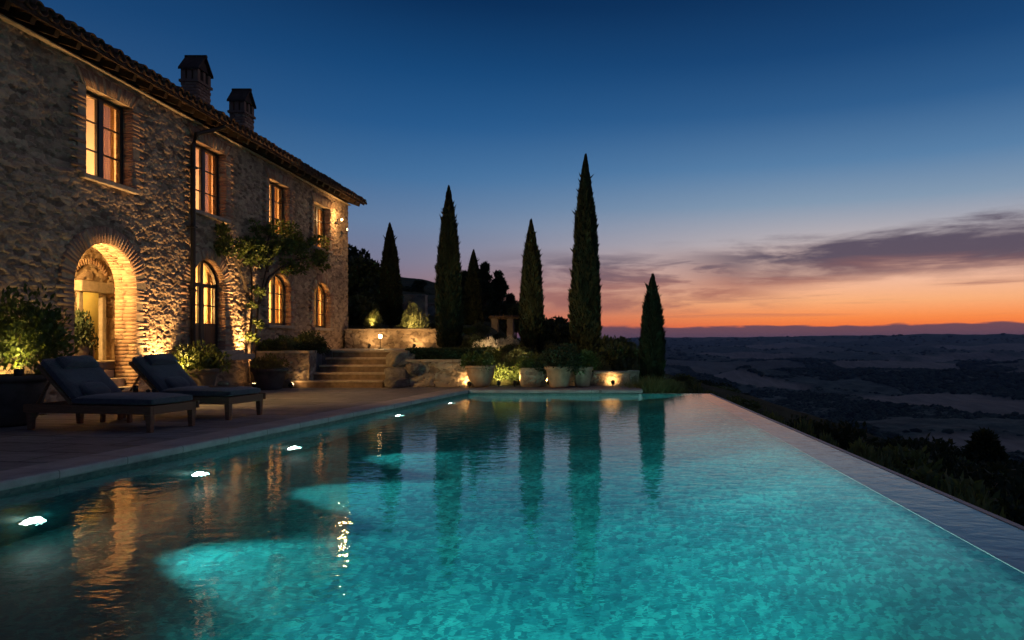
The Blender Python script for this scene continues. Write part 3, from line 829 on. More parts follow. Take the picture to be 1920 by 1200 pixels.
# ================================================================== GROUND
FIELDS = [(505,1080,100,260,.15),(352,610,95,70,-.2),(330,1500,70,200,.4),(1750,3000,420,380,.3),(980,2300,200,300,.1),(210,1350,60,130,.2),(1300,1900,200,180,.5),(700,3600,280,420,0),(2400,4200,500,420,.2),(1300,5200,420,500,.2)]
def ground_z(x, y):
    x = np.asarray(x, float); y = np.asarray(y, float)
    r = np.sqrt(x*x+y*y); az = np.degrees(np.arctan2(x, y))
    w = 1-ss(-.17,-.05, x/np.maximum(y,1))
    yb = np.maximum(0,y-24)
    zg = np.where(y < 24, .1+.16*(y-18.6), .96+w*(.04*yb+.0016*yb**2-.00002*yb**3)-(1-w)*(.06*yb+.0030*yb**2))
    zg = np.where(y < 18.6, np.maximum(-1.0, .1+(y-18.6)*.4), zg)
    zg = zg + ss(26,34,y)*np.clip(-8-x,0,60)*.20
    zg = zg + ss(23.9,24.3,y)*.55*(1-ss(-5.5,-4,x))
    xs = np.where(y > 17.2, -1.4+(y-17.2)*.02, 3.0)
    xs = xs + (3.0-xs)*(1-ss(16.8,20,y))
    t = np.maximum(0, x-xs); t = np.minimum(t, 60+.0*t)
    hill = np.where(x > 3.0, np.where(y<20, np.maximum(zg,-1.0)*0-1.0, zg), zg)
    k = ss(17.0, 21.0, y)
    hill = np.where(x > xs, (1-k)*np.minimum(zg,-.95)+k*zg, zg)
    ty = np.maximum(0, y-85); 
    full = np.maximum(0, x-xs)
    hill = hill - .22*full - .0060*full**2 - .006*ty**1.5*0 - .0016*np.maximum(0,-y-6)**2
    hill = hill + (fbm(x*.35, y*.35, 4)-.5)*.35*ss(1,6,t+np.maximum(0,y-24)) + (fbm(x*.06,y*.06,8)-.5)*3*ss(15,80,r)*np.clip(w+ss(120,200,r),.12,1)
    val = -96 + (fbm(x/700, y/700, 21, 4)-.5)*52*ss(300,1600,r) + (fbm(x/180,y/180,25,3)-.5)*(12+16*ss(500,1200,r))
    ridge = 16 + 40*ss(2,30,az) + (fbm(az*.28, az*0, 31, 4)-.5)*26
    val = val + (ridge-val)*ss(2600, 8200, r)**1.25
    val = val + ((1-np.abs(2*fbm(x/900, y/620, 41, 4)-1))-.72)*95*ss(800,2200,r)*(1-ss(7600,8400,r))
    kk = 10.0
    hi = np.clip(hill, -400, 50)
    z = np.logaddexp(hi/kk, val/kk)*kk
    z = np.where(hi > -20, hi, z) if False else np.where(hi-val > 45, hi, z)
    # footprints of the built things
    pool = (x > -9.0)&(x < 2.72)&(y > -3.5)&(y < 17.2)
    z = np.where(pool, -3.0, z)
    lower = (x < -3.0)&(y > -6)&(y < 18.6)&(x > -40)
    z = np.where(lower & ~pool, np.minimum(z, -.3), z)
    z = np.where((x>-4.2)&(x<1.0)&(y>17.1)&(y<18.75), -.25, z)
    z = np.where((x < -5.0)&(x > -30)&(y > 17.6)&(y < 24.0), np.minimum(z,.25), z)
    z = np.where((x < -5.0)&(x > -9.1)&(y > 17.6)&(y < 18.9), -.3, z)
    return z
def field_mask(x, y):
    f = np.zeros(np.shape(x))
    for (cx,cy,a,b,rot) in FIELDS:
        c,s = math.cos(rot), math.sin(rot)
        dx = x-cx; dy = y-cy
        d = np.sqrt(((dx*c+dy*s)/a)**2+((-dx*s+dy*c)/b)**2)+(fbm(x/130,y/130,77,4)-.5)*.7
        f = np.maximum(f, 1-ss(.93,1.0,d))
    r = np.sqrt(np.asarray(x)**2+np.asarray(y)**2)
    g = fbm(np.asarray(x)/330+5, np.asarray(y)/420, 91, 3)
    f = np.maximum(f, .4*ss(.66,.69,g)*ss(900,1600,r))
    return f
def build_ground():
    rr = np.concatenate([np.linspace(.4, 40, 150), 40*np.exp(np.linspace(0, math.log(9300/40), 330))[1:]])
    aa = np.concatenate([np.arange(-180,-62,4.), np.arange(-62,-45,1.), np.arange(-45,45,.2), np.arange(45,75,1.), np.arange(75,180,4.)])
    Rr, A_ = np.meshgrid(rr, np.radians(aa), indexing='ij'); nr, na = Rr.shape
    x = (Rr*np.sin(A_)).ravel(); y = (Rr*np.cos(A_)).ravel()
    z = ground_z(x, y); fm = field_mask(x, y)
    r = Rr.ravel()
    can = (1-np.clip(fm*1.6,0,1))*ss(150,400,r)
    z = z + can*(fbm(x/16, y/16, 55, 3)*4 + fbm(x/60,y/60,57,2)*4)*(1-ss(5000,8000,r)*.6)
    ii, jj = np.meshgrid(np.arange(nr-1), np.arange(na), indexing='ij'); j2 = (jj+1)%na
    q = np.stack([ii*na+jj, ii*na+j2, (ii+1)*na+j2, (ii+1)*na+jj], -1).reshape(-1,4)
    m, t = newmat('land'); p = t.pos(); f = t.attr('field'); nb = t.attr('near')
    n = t.noise(p, .03, 9, .8); n2 = t.noise(p, .9, 6, .65); n3 = t.noise(p, .0035, 4, .6)
    wood = t.ramp(n, [(.40,(.030,.045,.042,1)),(.60,(.105,.13,.105,1))])
    fw = t.noise(t.mapping(p, (1,.12,1), (0,0,R(25))), .06, 5, .7)
    fld = t.ramp(t.m('ADD', t.m('MULTIPLY', fw, .6), t.m('MULTIPLY', n3, .4)), [(.36,(.12,.105,.09,1)),(.64,(.29,.245,.2,1))])
    c = t.mix(f, wood, fld)
    near = t.ramp(n2, [(.3,(.02,.022,.010,1)),(.7,(.07,.065,.03,1))])
    c = t.mix(nb, c, near)
    t.out(t.bsdf(c, .95, t.bump(n2, .12), .1).outputs[0])
    o = npmesh('ground', np.stack([x,y,z],-1), q, m, None, True, None, {'field': fm, 'near': 1-ss(60,160,r)})
    tag(o, kind='structure')
build_ground()

# ================================================================== FOLIAGE TOOLS
def leaves(P, D, L, W, bend=.15, seed=0):
    """diamond leaves at P pointing D (n,3), length L, width W -> verts, quads"""
    g = np.random.default_rng(seed); n = len(P)
    D = D/np.maximum(1e-6, np.linalg.norm(D, axis=1, keepdims=True))
    Rn = g.normal(size=(n,3)); S = np.cross(D, Rn); S /= np.maximum(1e-6, np.linalg.norm(S, axis=1, keepdims=True))
    N = np.cross(S, D)
    L = np.broadcast_to(L, (n,))[:,None]; W = np.broadcast_to(W, (n,))[:,None]
    a = P; b = P+D*L*.45+S*W*.5+N*L*bend; c = P+D*L; d = P+D*L*.45-S*W*.5+N*L*bend
    V = np.stack([a,b,c,d],1).reshape(-1,3); Q = np.arange(4*n).reshape(n,4)
    return V, Q
def unit(g, n):
    v = g.normal(size=(n,3)); return v/np.linalg.norm(v,axis=1,keepdims=True)
def clump_leaves(cs, rs, per, L, W, seed, up=.3, shell=.55):
    """leaf clumps: centres cs (k,3), radii rs (k,) or (k,3)"""
    g = np.random.default_rng(seed); k = len(cs)
    rs = np.asarray(rs, float); rs = rs[:,None].repeat(3,1) if rs.ndim == 1 else rs
    idx = np.repeat(np.arange(k), per); n = len(idx)
    u = unit(g, n); rad = shell+(1-shell)*g.random(n)**.7
    P = cs[idx]+u*rs[idx]*rad[:,None]
    D = u*.8+unit(g,n)*.8+np.array([0,0,up])
    tone = np.random.default_rng(seed+1).random(k)[idx]
    V, Q = leaves(P, D, L*(.6+.8*g.random(n)), W*(.6+.8*g.random(n)), .12, seed+2)
    return V, Q, np.clip(.5*tone+.5*g.random(n),0,1)
def merge(parts):
    Vs=[];Qs=[];Rs=[];n=0
    for V,Q,r in parts: Vs.append(V);Qs.append(Q+n);Rs.append(r);n+=len(V)
    return np.concatenate(Vs),np.concatenate(Qs),np.concatenate(Rs)

# ---- cypress
def cypress(u, vtop, vbase, hw, Y, label, seed, z0=None):
    lean = ((seed*37)%11-5)*.0022
    X = (u-VU)/F*Y; zt = CH-(vtop-VV)/F*Y; zb = (CH-(vbase-VV)/F*Y) if z0 is None else z0
    rad = hw/F*Y*.89; H = zt-zb
    t = thing('cypress_tree', label, 'cypress', (X,Y,zb), 0, 'cypress trees beyond the pool')
    g = np.random.default_rng(seed)
    n = int(9000+2600*H*.5)
    h = g.random(n)**.92
    pk = np.random.default_rng(seed+50).normal(0,.02,8)
    prof = lambda s: np.interp(s, [0,.1,.3,.5,.7,.85,.95,1.0], np.array([.78,.98,.95,.80,.58,.36,.17,.012])*(1+pk))
    th = g.random(n)*2*np.pi
    lob = 1+.10*np.sin(th*5+seed+h*9)+.07*np.sin(th*9+h*23+seed*2)+.05*np.sin(h*60+th*3)
    rr = rad*prof(h)*lob*(.78+.26*g.random(n)**.6)
    P = np.stack([rr*np.cos(th), rr*np.sin(th), .05+h*H*.97],-1)
    ti = 1-.75*ss(.6,1,h)
    D = np.stack([np.cos(th)*.42*ti, np.sin(th)*.42*ti, np.ones(n)],-1)+unit(g,n)*(.28*ti)[:,None]
    sz = 1-.35*ss(.6,1,h)
    V1,Q1 = leaves(P, D, .19*(.5+.9*g.random(n))*sz, .065*(.6+.8*g.random(n))*sz, .1, seed)
    # core that closes the column
    m1 = 28; m2 = 60; hh = np.linspace(0,1,m2); tt = np.linspace(0,2*np.pi,m1,endpoint=False)
    Hh,Tt = np.meshgrid(hh,tt,indexing='ij'); lob = 1+.10*np.sin(Tt*5+seed+Hh*9)+.07*np.sin(Tt*9+Hh*23+seed*2)
    rc = rad*prof(Hh)*lob*.80
    V2 = np.stack([rc*np.cos(Tt), rc*np.sin(Tt), .05+Hh*H*.95],-1).reshape(-1,3)
    ii,jj = np.meshgrid(np.arange(m2-1),np.arange(m1),indexing='ij'); j2=(jj+1)%m1
    Q2 = np.stack([ii*m1+jj,ii*m1+j2,(ii+1)*m1+j2,(ii+1)*m1+jj],-1).reshape(-1,4)
    tone = np.clip(.5+.35*np.sin(th*5+seed+h*9)+.25*(g.random(n)-.5),0,1)
    m = 260; hs = g.random(m)*.9; ts = g.random(m)*6.283; rs_ = rad*prof(hs)*(1.0+.12*g.random(m))
    P3 = np.stack([rs_*np.cos(ts), rs_*np.sin(ts), .05+hs*H*.97],-1); D3 = np.stack([np.cos(ts)*.7,np.sin(ts)*.7,np.ones(m)],-1)+unit(g,m)*.3
    V3,Q3 = leaves(P3, D3, .26*(.4+.8*g.random(m)), .05, .1, seed+4)
    V,Q,r = merge([(V1,Q1,tone),(V2,Q2,np.full(len(Q2),.05)),(V3,Q3,g.random(m))])
    npmesh('crown', V, Q, M_cyp, t, False, {'rnd': r})
    MB().tube([(0,0,-.25),(0,0,.5),(0,0,H*.5)], [.10,.085,.04], 8).build('trunk', M_bark, t)
    t.rotation_euler = (0, lean, 0)
    return t
cypress(733,420,612,18.5,28,'cypress standing behind the back garden wall beside the house corner',11)
cypress(842,350,656,22,21,'tall cypress at the right end of the upper terrace wall',12)
cypress(887,470,622,16,34,'small dark far cypress among the ragged conifers',13)
cypress(998,413,668,20,22.5,'cypress right behind the broad planted pots on the deck',14)
cypress(1098,288,676,26,20.5,'tallest cypress, thick and reaching high above all others',15)
cypress(1222,520,722,20.5,18.9,'short cypress alone past the deck end beside the infinity edge',16)

# ---- bush prototypes
def bush_mesh(name, seed, rx, ry, rz, k, per, L, W, up=.3, flat=.0, mat=M_leaf):
    g = np.random.default_rng(seed)
    u = unit(g,k); u[:,2] = np.abs(u[:,2])*(1-flat)+flat*.3
    cs = u*np.array([rx,ry,rz])*(.35+.5*g.random((k,1))); cs[:,2] += rz*.12
    rs = (.28+.2*g.random(k))*min(rx,rz)
    V,Q,r = clump_leaves(cs, rs, per, L, W, seed, up)
    # a few stray shoots
    m = k*6; uu = unit(g,m); uu[:,2]=np.abs(uu[:,2])
    P = uu*np.array([rx,ry,rz])*(.8+.25*g.random((m,1)))
    V2,Q2 = leaves(P, uu+np.array([0,0,.6])+unit(g,m)*.4, L*1.2, W, .1, seed+9)
    V,Q,r = merge([(V,Q,r),(V2,Q2,g.random(m))])
    me = npmesh(name, V, Q, mat, None, False, {'rnd': r})
    d = me.data; bpy.data.objects.remove(me); return d
def stems_mesh(seed, k, h, spread, r=.012):
    g = random.Random(seed); mb = MB()
    for i in range(k):
        a = g.random()*6.28; s = spread*(.3+.7*g.random())
        mb.tube([(0.03*math.cos(a),.03*math.sin(a),-.1),(s*.4*math.cos(a),s*.4*math.sin(a),h*.5),(s*math.cos(a+.3),s*math.sin(a+.3),h*g.uniform(.8,1.1))],[r,r*.8,r*.4],5)
    me = bpy.data.meshes.new('stems'); me.from_pydata(mb.v,[],mb.f); me.materials.append(M_bark); return me
B_round = [bush_mesh('leaves', 100+i, 1,1,.85, 16, 130, .15, .075) for i in range(3)]
B_low = [] and [bush_mesh('leaves', 110+i, 1,1,.5, 14, 120, .17, .07, .5, .3) for i in range(2)]
B_slope = [bush_mesh('leaves', 120+i, 1,1,.75, 18, 110, .17, .08, .4, 0, M_slope) for i in range(3)]
B_dark = [bush_mesh('leaves', 130+i, 1,1,1, 22, 130, .15, .08, .2, 0, M_leaf_dark) for i in range(2)]
B_pale = [bush_mesh('leaves', 140+i, 1,1,.7, 16, 90, .13, .06, .6, 0, M_pale) for i in range(1)]
B_olive = [bush_mesh('leaves', 150+i, 1,1,.8, 16, 120, .15, .05, .5, 0, M_leaf_olive) for i in range(2)]
ST = [stems_mesh(i, 7, .7, .55) for i in range(2)]
def shrub(me, loc, s, label, group=None, name='shrub', cat='shrub', sz=None, rz=None, stems=True):
    t = thing(name, label, cat, loc, random.random()*6.28 if rz is None else rz, group)
    o = bpy.data.objects.new('foliage', me); COL.objects.link(o); o.parent = t; o.scale = (s,s,sz or s) if not hasattr(s,'__len__') else s
    if stems:
        q = bpy.data.objects.new('stems', random.choice(ST)); COL.objects.link(q); q.parent = t; q.scale = o.scale
    return t
def gz(x,y): return float(ground_z(np.array([x]),np.array([y]))[0])

# ================================================================== GARDEN WALLS, STEPS
def wall_front(name, label, x0, x1, y, z0, z1, depth=.35, seed=1, cell=(.34,.2), relief=.06, cap=True, res=.028, mat=M_garden_stone, ends=True):
    t = thing(name, label, 'wall', ((x0+x1)/2, y+depth/2, z0))
    stonesheet('masonry', lambda U,V,h: np.stack([x0+U, y-h, z0+V],-1), x1-x0, z1-z0, res, mat, None, cell, relief, t, True, seed)
    c = MB(); c.box(x0+.004,x1-.004,y+.02,y+depth,z0,z1-.004); c.build('core', M_mortar, t, world=True)
    if ends:
        stonesheet('end_face', lambda U,V,h: np.stack([x1+h-.01, y+U, z0+V],-1), depth, z1-z0, res, mat, None, cell, relief*.6, t, True, seed+3)
    if cap:
        c = MB(); n = max(1,int((x1-x0)/.7)); 
        for i in range(n):
            a = x0-.03+(x1-x0+.06)*i/n; b = x0-.03+(x1-x0+.06)*(i+1)/n
            c.box(a+.004,b-.004,y-.07+random.uniform(-.008,.008),y+depth+.03,z1+.001,z1+.062+random.uniform(-.004,.006))
        c.build('capstones', M_sill, t, bevel=.012, world=True)
    return t
wall_front('retaining_wall','warm-lit low retaining wall left of the stone steps under the planting bed', XF+.05,-7.55,17.74,-.02,UZ-.06,.4,21)
wall_front('retaining_wall','rough retaining wall right of the stone steps under the clipped hedge', -5.5,-3.05,17.95,-.02,.66,.4,22,(.36,.17),.08,True,.028)
wall_front('garden_wall','lamplit stone wall at the back of the upper terrace', XF+.1,-5.25,24.0,UZ-.05,1.58,.4,23,(.26,.13))
wall_front('boundary_wall','low lamplit stone wall ending in a pier at the deck corner', -1.2,.80,18.62,-.05,.32,.3,24,(.22,.13),.035)
t = thing('wall_pier','square pier of thin stones at the end of the low boundary wall','pier',(.92,18.75,0))
stonesheet('masonry', lambda U,V,h: np.stack([.805+U, 18.585-h*.4, -.05+V],-1), .25,.40,.02,M_garden_stone,None,(.2,.07),.03,t,True,44)
stonesheet('masonry', lambda U,V,h: np.stack([1.055+h*.4, 18.585+U, -.05+V],-1), .35,.40,.02,M_garden_stone,None,(.2,.07),.03,t,True,45)
MB().box(.81,1.05,18.59,18.93,-.05,.34).build('core', M_mortar, t, world=True)
MB().box(.78,1.08,18.55,18.96,.351,.405).build('capstone', M_sill, t, bevel=.012, world=True)
# steps
M_riser = simple('worn_step_stone', (.17,.115,.072,1), .9, .3, 6, .008, .15)
t = thing('stone_steps','flight of five worn stone steps rising to the upper terrace','steps',(-6.6,18.3,0))
h = UZ/5
lefts = [-8.05,-7.52,-7.46,-7.40,-7.34]; rights = [-5.62,-5.55,-5.50,-5.48,-5.46]
for i in range(5):
    mb = MB(); y0 = 17.62+.27*i
    mb.box(lefts[i],rights[i],y0+.03,y0+.33 if i<4 else 19.1, 0 if i==0 else h*i, h*(i+1)-.05)
    mb.build('riser', M_riser, t, world=True)
    mb = MB(); mb.box(lefts[i]-.02,rights[i]+.02,y0,y0+.33 if i<4 else 19.1, h*(i+1)-.05, h*(i+1)).build('tread', M_sill, t, bevel=.012, world=True)
# rocks beside the steps
def rock(loc, s, label, seed):
    import bmesh
    bm = bmesh.new(); bmesh.ops.create_icosphere(bm, subdivisions=4, radius=1)
    for v in bm.verts:
        p = v.co.copy(); q = p*1.4
        k = float(fbm(np.array([q.x*1.3+seed*7+q.z]),np.array([q.y*1.3-q.z*.8+seed*3]),seed,4)[0])
        sgn = Vector((math.copysign(abs(p.x)**.6,p.x),math.copysign(abs(p.y)**.6,p.y),math.copysign(abs(p.z)**.55,p.z)))
        v.co = sgn*(.68+.5*k)
    me = bpy.data.meshes.new('boulder'); bm.to_mesh(me); bm.free()
    o = link('boulder', me, M_rock); o.location = loc; o.scale = s; o.rotation_euler = (0,0,seed*1.3)
    return tag(o, label, 'rock', None)
M_rock = simple('rough_rock', (.24,.2,.16,1), .95, .4, 2.5, .05, .15)
rock((-5.28,18.05,.72),(.34,.3,.24),'big pale boulder wedged at the top right of the steps',3)
rock((-5.32,17.85,.34),(.30,.22,.2),'boulder set into the wall halfway up beside the steps',5)
rock((-5.25,17.78,.12),(.38,.22,.16),'lowest flat boulder at the bottom right of the steps',8)
rock((-4.9,17.86,.50),(.22,.16,.15),'small boulder bulging from the wall under the hedge end',9)

# hedge
def box_leaves(x0,x1,y0,y1,z0,z1,n,L,W,seed,mat):
    g = np.random.default_rng(seed)
    P = np.stack([g.uniform(x0,x1,n),g.uniform(y0,y1,n),g.uniform(z0,z1,n)],-1)
    f = g.integers(0,5,n); 
    P[f==0,2] = z1+g.normal(0,.012,(f==0).sum()); P[f==1,2] = z1+g.normal(0,.012,(f==1).sum())
    P[f==2,1] = y0+g.normal(0,.012,(f==2).sum()); P[f==3,1] = y0+g.normal(0,.012,(f==3).sum())
    D = unit(g,n)+np.array([0,-.3,.8])
    V,Q = leaves(P,D,L*(.6+.8*g.random(n)),W,.1,seed)
    return V,Q,g.random(n)
V,Q,r = box_leaves(-5.15,-3.1,18.1,18.75,.66,.96,16000,.06,.035,61,None)
o = npmesh('hedge', V, Q, M_leaf_dark, None, False, {'rnd': r}); tag(o,'clipped low box hedge on top of the rough wall right of the steps','hedge')
c = MB().box(-5.12,-3.13,18.13,18.72,.6,.93); 
n0 = c.build('hedge_core', M_leaf_dark, o)

# ================================================================== POTS
def pot_prof(kind, r, h):
    if kind == 'bowl':   return [(r*.48,0),(r*.62,h*.06),(r*.80,h*.3),(r*.93,h*.62),(r*.97,h*.84),(r*.95,h*.87),(r*1.05,h*.88),(r*1.06,h*.97),(r*1.02,h),(r*.9,h),(r*.88,h*.9),(0.001,h*.88)]
    if kind == 'cone':   return [(r*.62,0),(r*.66,h*.05),(r*.80,h*.45),(r*.92,h*.8),(r*.93,h*.82),(r*1.02,h*.83),(r*1.03,h*.97),(r*1.0,h),(r*.9,h),(r*.88,h*.9),(0.001,h*.88)]
    return [(r*.7,0),(r*.9,h*.2),(r*1.0,h*.5),(r*.96,h*.8),(r*.9,h*.88),(r*.96,h*.92),(r*.95,h),(r*.85,h),(r*.83,h*.9),(.001,h*.88)]
def pot(kind, loc, r, h, label, mat=M_pot):
    t = thing('plant_pot', label, 'pot', loc, 0, 'terracotta pots')
    pr = pot_prof(kind, r, h)
    b = MB(); b.lathe(pr, 40); b.build('body', mat, t, smooth=True)
    s = MB(); s.lathe([(r*.86,h*.86),(r*.86,h*.905),(r*.3,h*.93),(.001,h*.93)], 24); s.build('soil', M_soil, t)
    if kind == 'cone':
        c = MB(); c.lathe([(r*.965,h*.66),(r*.99,h*.68),(r*.99,h*.71),(r*.9,h*.73)], 40); 
    return t
def P_(u, Y): return ((u-VU)/F*Y, Y, 0)
pot('bowl', (-8.42,9.75,0), .43, .72, 'large round pot at the left edge behind the nearer lounger', M_potdark)
pot('cone', (-8.55,14.6,0), .34, .62, 'dark pot behind the farther lounger below the french door', M_potdark)
pot('cone', (-8.25,17.05,0), .42, .53, 'wide dark pot in front of the planting bed wall', M_potdark)
pot('bowl', P_(901,17.95), .375, .57, 'pale bowl-shaped pot beside the deck spotlight')
pot('cone', P_(1048,17.75), .37, .56, 'big pale pot at the middle of the deck, in front of its neighbour')
pot('cone', P_(1092,18.05), .28, .53, 'smaller pale pot tucked behind the big middle pot')
t = thing('stone_planter','squat rough round planter lit warmly behind the deck pots','planter',P_(1000,18.35))
stonesheet('masonry', lambda U,V,h: np.stack([(.36+h*.7)*np.cos(U/.36)*(1-.25*(V/.5-.55)**2), (.36+h*.7)*np.sin(U/.36)*(1-.25*(V/.5-.55)**2), V],-1), .36*2*math.pi,.5,.02,M_garden_stone,None,(.12,.09),.03,t,False,71)
MB().lathe([(.3,.0),(.3,.46),(.001,.47)],24).build('soil',M_soil,t)

# plants in pots
def plant(loc, s, sz, label, meshes, cat='plant', name='potted_plant', n=1):
    return shrub(random.choice(meshes), loc, s, label, None, name, cat, sz)
big = bush_mesh('leaves', 201, 1,1,.9, 34, 95, .13, .065, .2)
shrub(big, (-8.38,9.8,.98), (.66,.5,.86), 'large leafy bush growing from the dark left pot, lit from below', None, 'potted_bush','bush',rz=.4)
plant((-8.55,14.6,.56), .52,.62,'leafy plant in the dark pot below the french door', B_round)
plant((-8.25,17.05,.47), .46,.42,'bushy plant in the wide pot before the bed wall', B_olive)
plant((*P_(896,17.95)[:2],.5), .48,.48,'leafy plant in the pale bowl-shaped pot', B_round)
plant((*P_(1046,17.75)[:2],.5), .62,.52,'dense rounded plant overflowing the big middle pot', B_dark)
plant((*P_(1092,18.05)[:2],.48), .52,.56,'plant in the smaller pale pot on the right', B_round)
plant((*P_(1000,18.4)[:2],.46), .46,.42,'plant in the rough round planter', B_round)
# planting bed by the house
for i,(x,y,s,sz,mm,lab) in enumerate([(-8.75,18.25,.42,.42,B_round,'rounded bush at the house end of the planting bed'),(-8.25,18.3,.46,.46,B_olive,'bush in the middle of the planting bed under the window'),
        (-7.75,18.35,.44,.38,B_dark,'dark bush at the steps end of the planting bed'),(-8.05,18.75,.45,.5,B_dark,'taller dark bush at the back of the planting bed'),(-8.6,18.7,.4,.46,B_round,'bush against the house wall behind the planting bed')]):
    shrub(mm[i%len(mm)],(x,y,UZ-.06),s,lab,'bushes in the raised bed',sz=sz)

# garden shrubs behind the deck
g = random.Random(5)
spots = [(-3.55,18.7,.45,.4),(-2.9,19.0,.55,.55),(-2.25,18.85,.5,.42),(-1.7,19.1,.55,.5),(-2.6,19.8,.6,.6),(-3.3,19.8,.55,.55),(-1.2,19.6,.55,.6),(-.5,19.1,.5,.55),(.1,19.4,.5,.4),(-.1,18.95,.4,.35)]
labs = ['shrub against the hedge end left of the bowl pot','shrub directly behind the bowl pot','low lit shrub between the bowl pot and the round planter','shrub behind the round planter','tall shrub at the foot of the cypresses','shrub beside the tall cypress trunk','shrub behind the big middle pot','shrub behind the small pale pot','shrub spilling over the low boundary wall','small shrub by the low boundary wall start']
for i,((x,y,s,sz),lb) in enumerate(zip(spots,labs)):
    shrub((B_round+B_olive)[i%5],(x,y,max(-.05,gz(x,y))),s,lb,'garden shrubs behind the deck',sz=sz)
k = 0
for row,(yy,xa,xb,n) in enumerate([(21.2,-3.9,.2,8),(23.0,-4.6,0,9),(25.5,-6.4,0,9),(28.5,-7.0,-.4,9)]):
    for i in range(n):
        x = xa+(xb-xa)*(i+g.uniform(.1,.9))/n; y = yy+g.uniform(-.8,.8); s = g.uniform(.32,.55)
        m = [B_round[k%3],B_olive[k%2],B_dark[k%2],B_pale[0]][(0,1,2,3,1,2)[k%6]]
        kind = (0,1,2,3,1,2)[k%6]
        lab = ['green rounded shrub in the sloping garden behind the cypresses','greyish olive shrub in the sloping garden behind the cypresses','dark shrub in the sloping garden behind the cypresses','pale flowering shrub in the sloping garden behind the cypresses'][kind]
        shrub(m,(x,y,gz(x,y)),s,lab,['green garden shrubs','olive garden shrubs','dark garden shrubs','pale flowering shrubs'][kind],sz=s*g.uniform(.7,1.05)); k += 1
# lit saplings behind the back wall
shrub(B_olive[0],(-8.35+.1,24.9,1.55),.38,'small yellow-lit sapling on top of the back garden wall',None,'sapling','sapling',sz=.75)
shrub(B_olive[1],at(775,600,30).to_tuple()[:2]+(1.25,),.75,'golden lit bush on the terraced slope behind the garden wall',None,sz=1.6)
shrub(B_pale[0],at(802,600,31).to_tuple()[:2]+(1.25,),.5,'pale lit bush beside the golden bush on the terraced slope',None,sz=1.1)
wall_front('terrace_wall','weathered stone wall of the upper slope behind the golden bush', -9.9,-8.85,34.5,1.4,3.5,.5,81,(.4,.25),.06,True,.06)
wall_front('terrace_wall','long dark stone terrace wall high on the slope', -11.5,-7.5,38.5,1.6,3.3,.5,82,(.4,.25),.06,True,.07)

# pergola in the distance
px0,px1 = at(921,640,33).x, at(982,640,33).x
t = thing('pergola','small lamplit pergola with stone pillars among far shrubs','pergola',((px0+px1)/2,33.5,1.6))
for x in (px0,px0+.75):
    MB().box(x,x+.32,33,33.35,1.2,2.3).build('pillar', M_garden_stone, t, bevel=.02, world=True)
for x in (px1-.1,):
    MB().box(x,x+.07,33,33.07,1.2,2.3).box(x,x+.07,34.4,34.47,1.2,2.3).build('post', M_rafter, t, world=True)
mb = MB(); mb.box(px0-.1,px1+.2,32.95,33.1,2.3,2.4).box(px0-.1,px1+.2,34.35,34.5,2.3,2.4)
for i in range(9): mb.box(px0+(px1-px0)*i/8,px0+(px1-px0)*i/8+.06,32.8,34.7,2.401,2.46)
mb.build('beams', M_rafter, t, world=True)

# ---- trees
def limb_tree(name, label, cat, loc, H, rad, seed, mat=M_leaf_dark, k=36, per=150, L=.22, W=.13, low=.35, group=None, conic=False):
    t = thing(name, label, cat, loc, 0, group); g = np.random.default_rng(seed); gg = random.Random(seed)
    tr = MB(); tr.tube([(0,0,-.3),(.05*H*gg.uniform(-1,1)*.5,0,H*.3),(0,.03*H*gg.uniform(-1,1),H*.7)],[H*.035,H*.026,H*.01],8)
    cs = []; rs = []
    for i in range(k):
        if conic:
            s = g.random()**.8; zz = H*(low*.5+(1-low*.5)*s); r_ = rad*(1-s)**.8*g.uniform(.45,1.0)+.03
            rs.append(max(.12,rad*.30*(1-s*.6)*g.uniform(.7,1.2)))
        else:
            s = g.random(); zz = H*(low+(1-low)*s*.93); r_ = rad*math.sqrt(max(.02,1-((s-.42)/.62)**2))*g.uniform(.35,1)
            rs.append(rad*g.uniform(.2,.38))
        a = g.random()*6.283; cs.append((r_*math.cos(a), r_*math.sin(a), zz))
        if i%2 == 0: tr.tube([(0,0,zz*.65),(cs[-1][0]*.5,cs[-1][1]*.5,zz*.85),cs[-1]],[H*.012,H*.008,H*.004],5)
    tr.build('trunk', M_bark, t)
    rs = np.array(rs); r3 = np.stack([rs,rs,rs*.75],-1)
    V,Q,r = clump_leaves(np.array(cs), r3, per, L, W, seed, .2, .3)
    npmesh('crown', V, Q, mat, t, False, {'rnd': r}); return t
G1 = 'trees on the hillside behind the house'
for i,(u,vt,Y,rad,lb) in enumerate([(672,486,33,1.05,'broad dark tree rising right behind the house corner'),(694,498,36,.85,'dark bushy tree between the house corner and the first cypress'),
      (655,462,40,1.3,'tall dark tree partly hidden by the house corner'),(711,522,38,.6,'low dark tree directly behind the first cypress'),(672,560,29,.6,'pale grey-green young tree in front of the dark hillside trees')]):
    x = (u-VU)/F*Y; z = gz(x,Y); limb_tree('hillside_tree', lb,'tree',(x,Y,z),CH-(vt-VV)/F*Y-z,rad,300+i,M_leaf_dark if i<4 else M_leaf_olive,34,120,.22,.12,.1,G1)
for i,(u,v,Y,H,rad,lb) in enumerate([(760,560,62,1.9,1.0,'tiny skyline tree just right of the first cypress'),(788,560,64,2.5,1.0,'pointed tiny skyline tree between the two left cypresses'),(776,566,60,1.4,1.3,'low skyline tree between the two left cypresses'),(806,568,61,1.5,1.4,'low rounded skyline tree left of the tall cypress'),(822,572,60,1.5,1.2,'skyline tree touching the tall cypress')]):
    x = (u-VU)/F*Y; limb_tree('skyline_tree', lb,'tree',(x,Y,CH+(VV-v-8)/F*Y-.6),H,rad,330+i,M_leaf_dark,18,90,.3,.2,.1,'trees along the hill skyline')
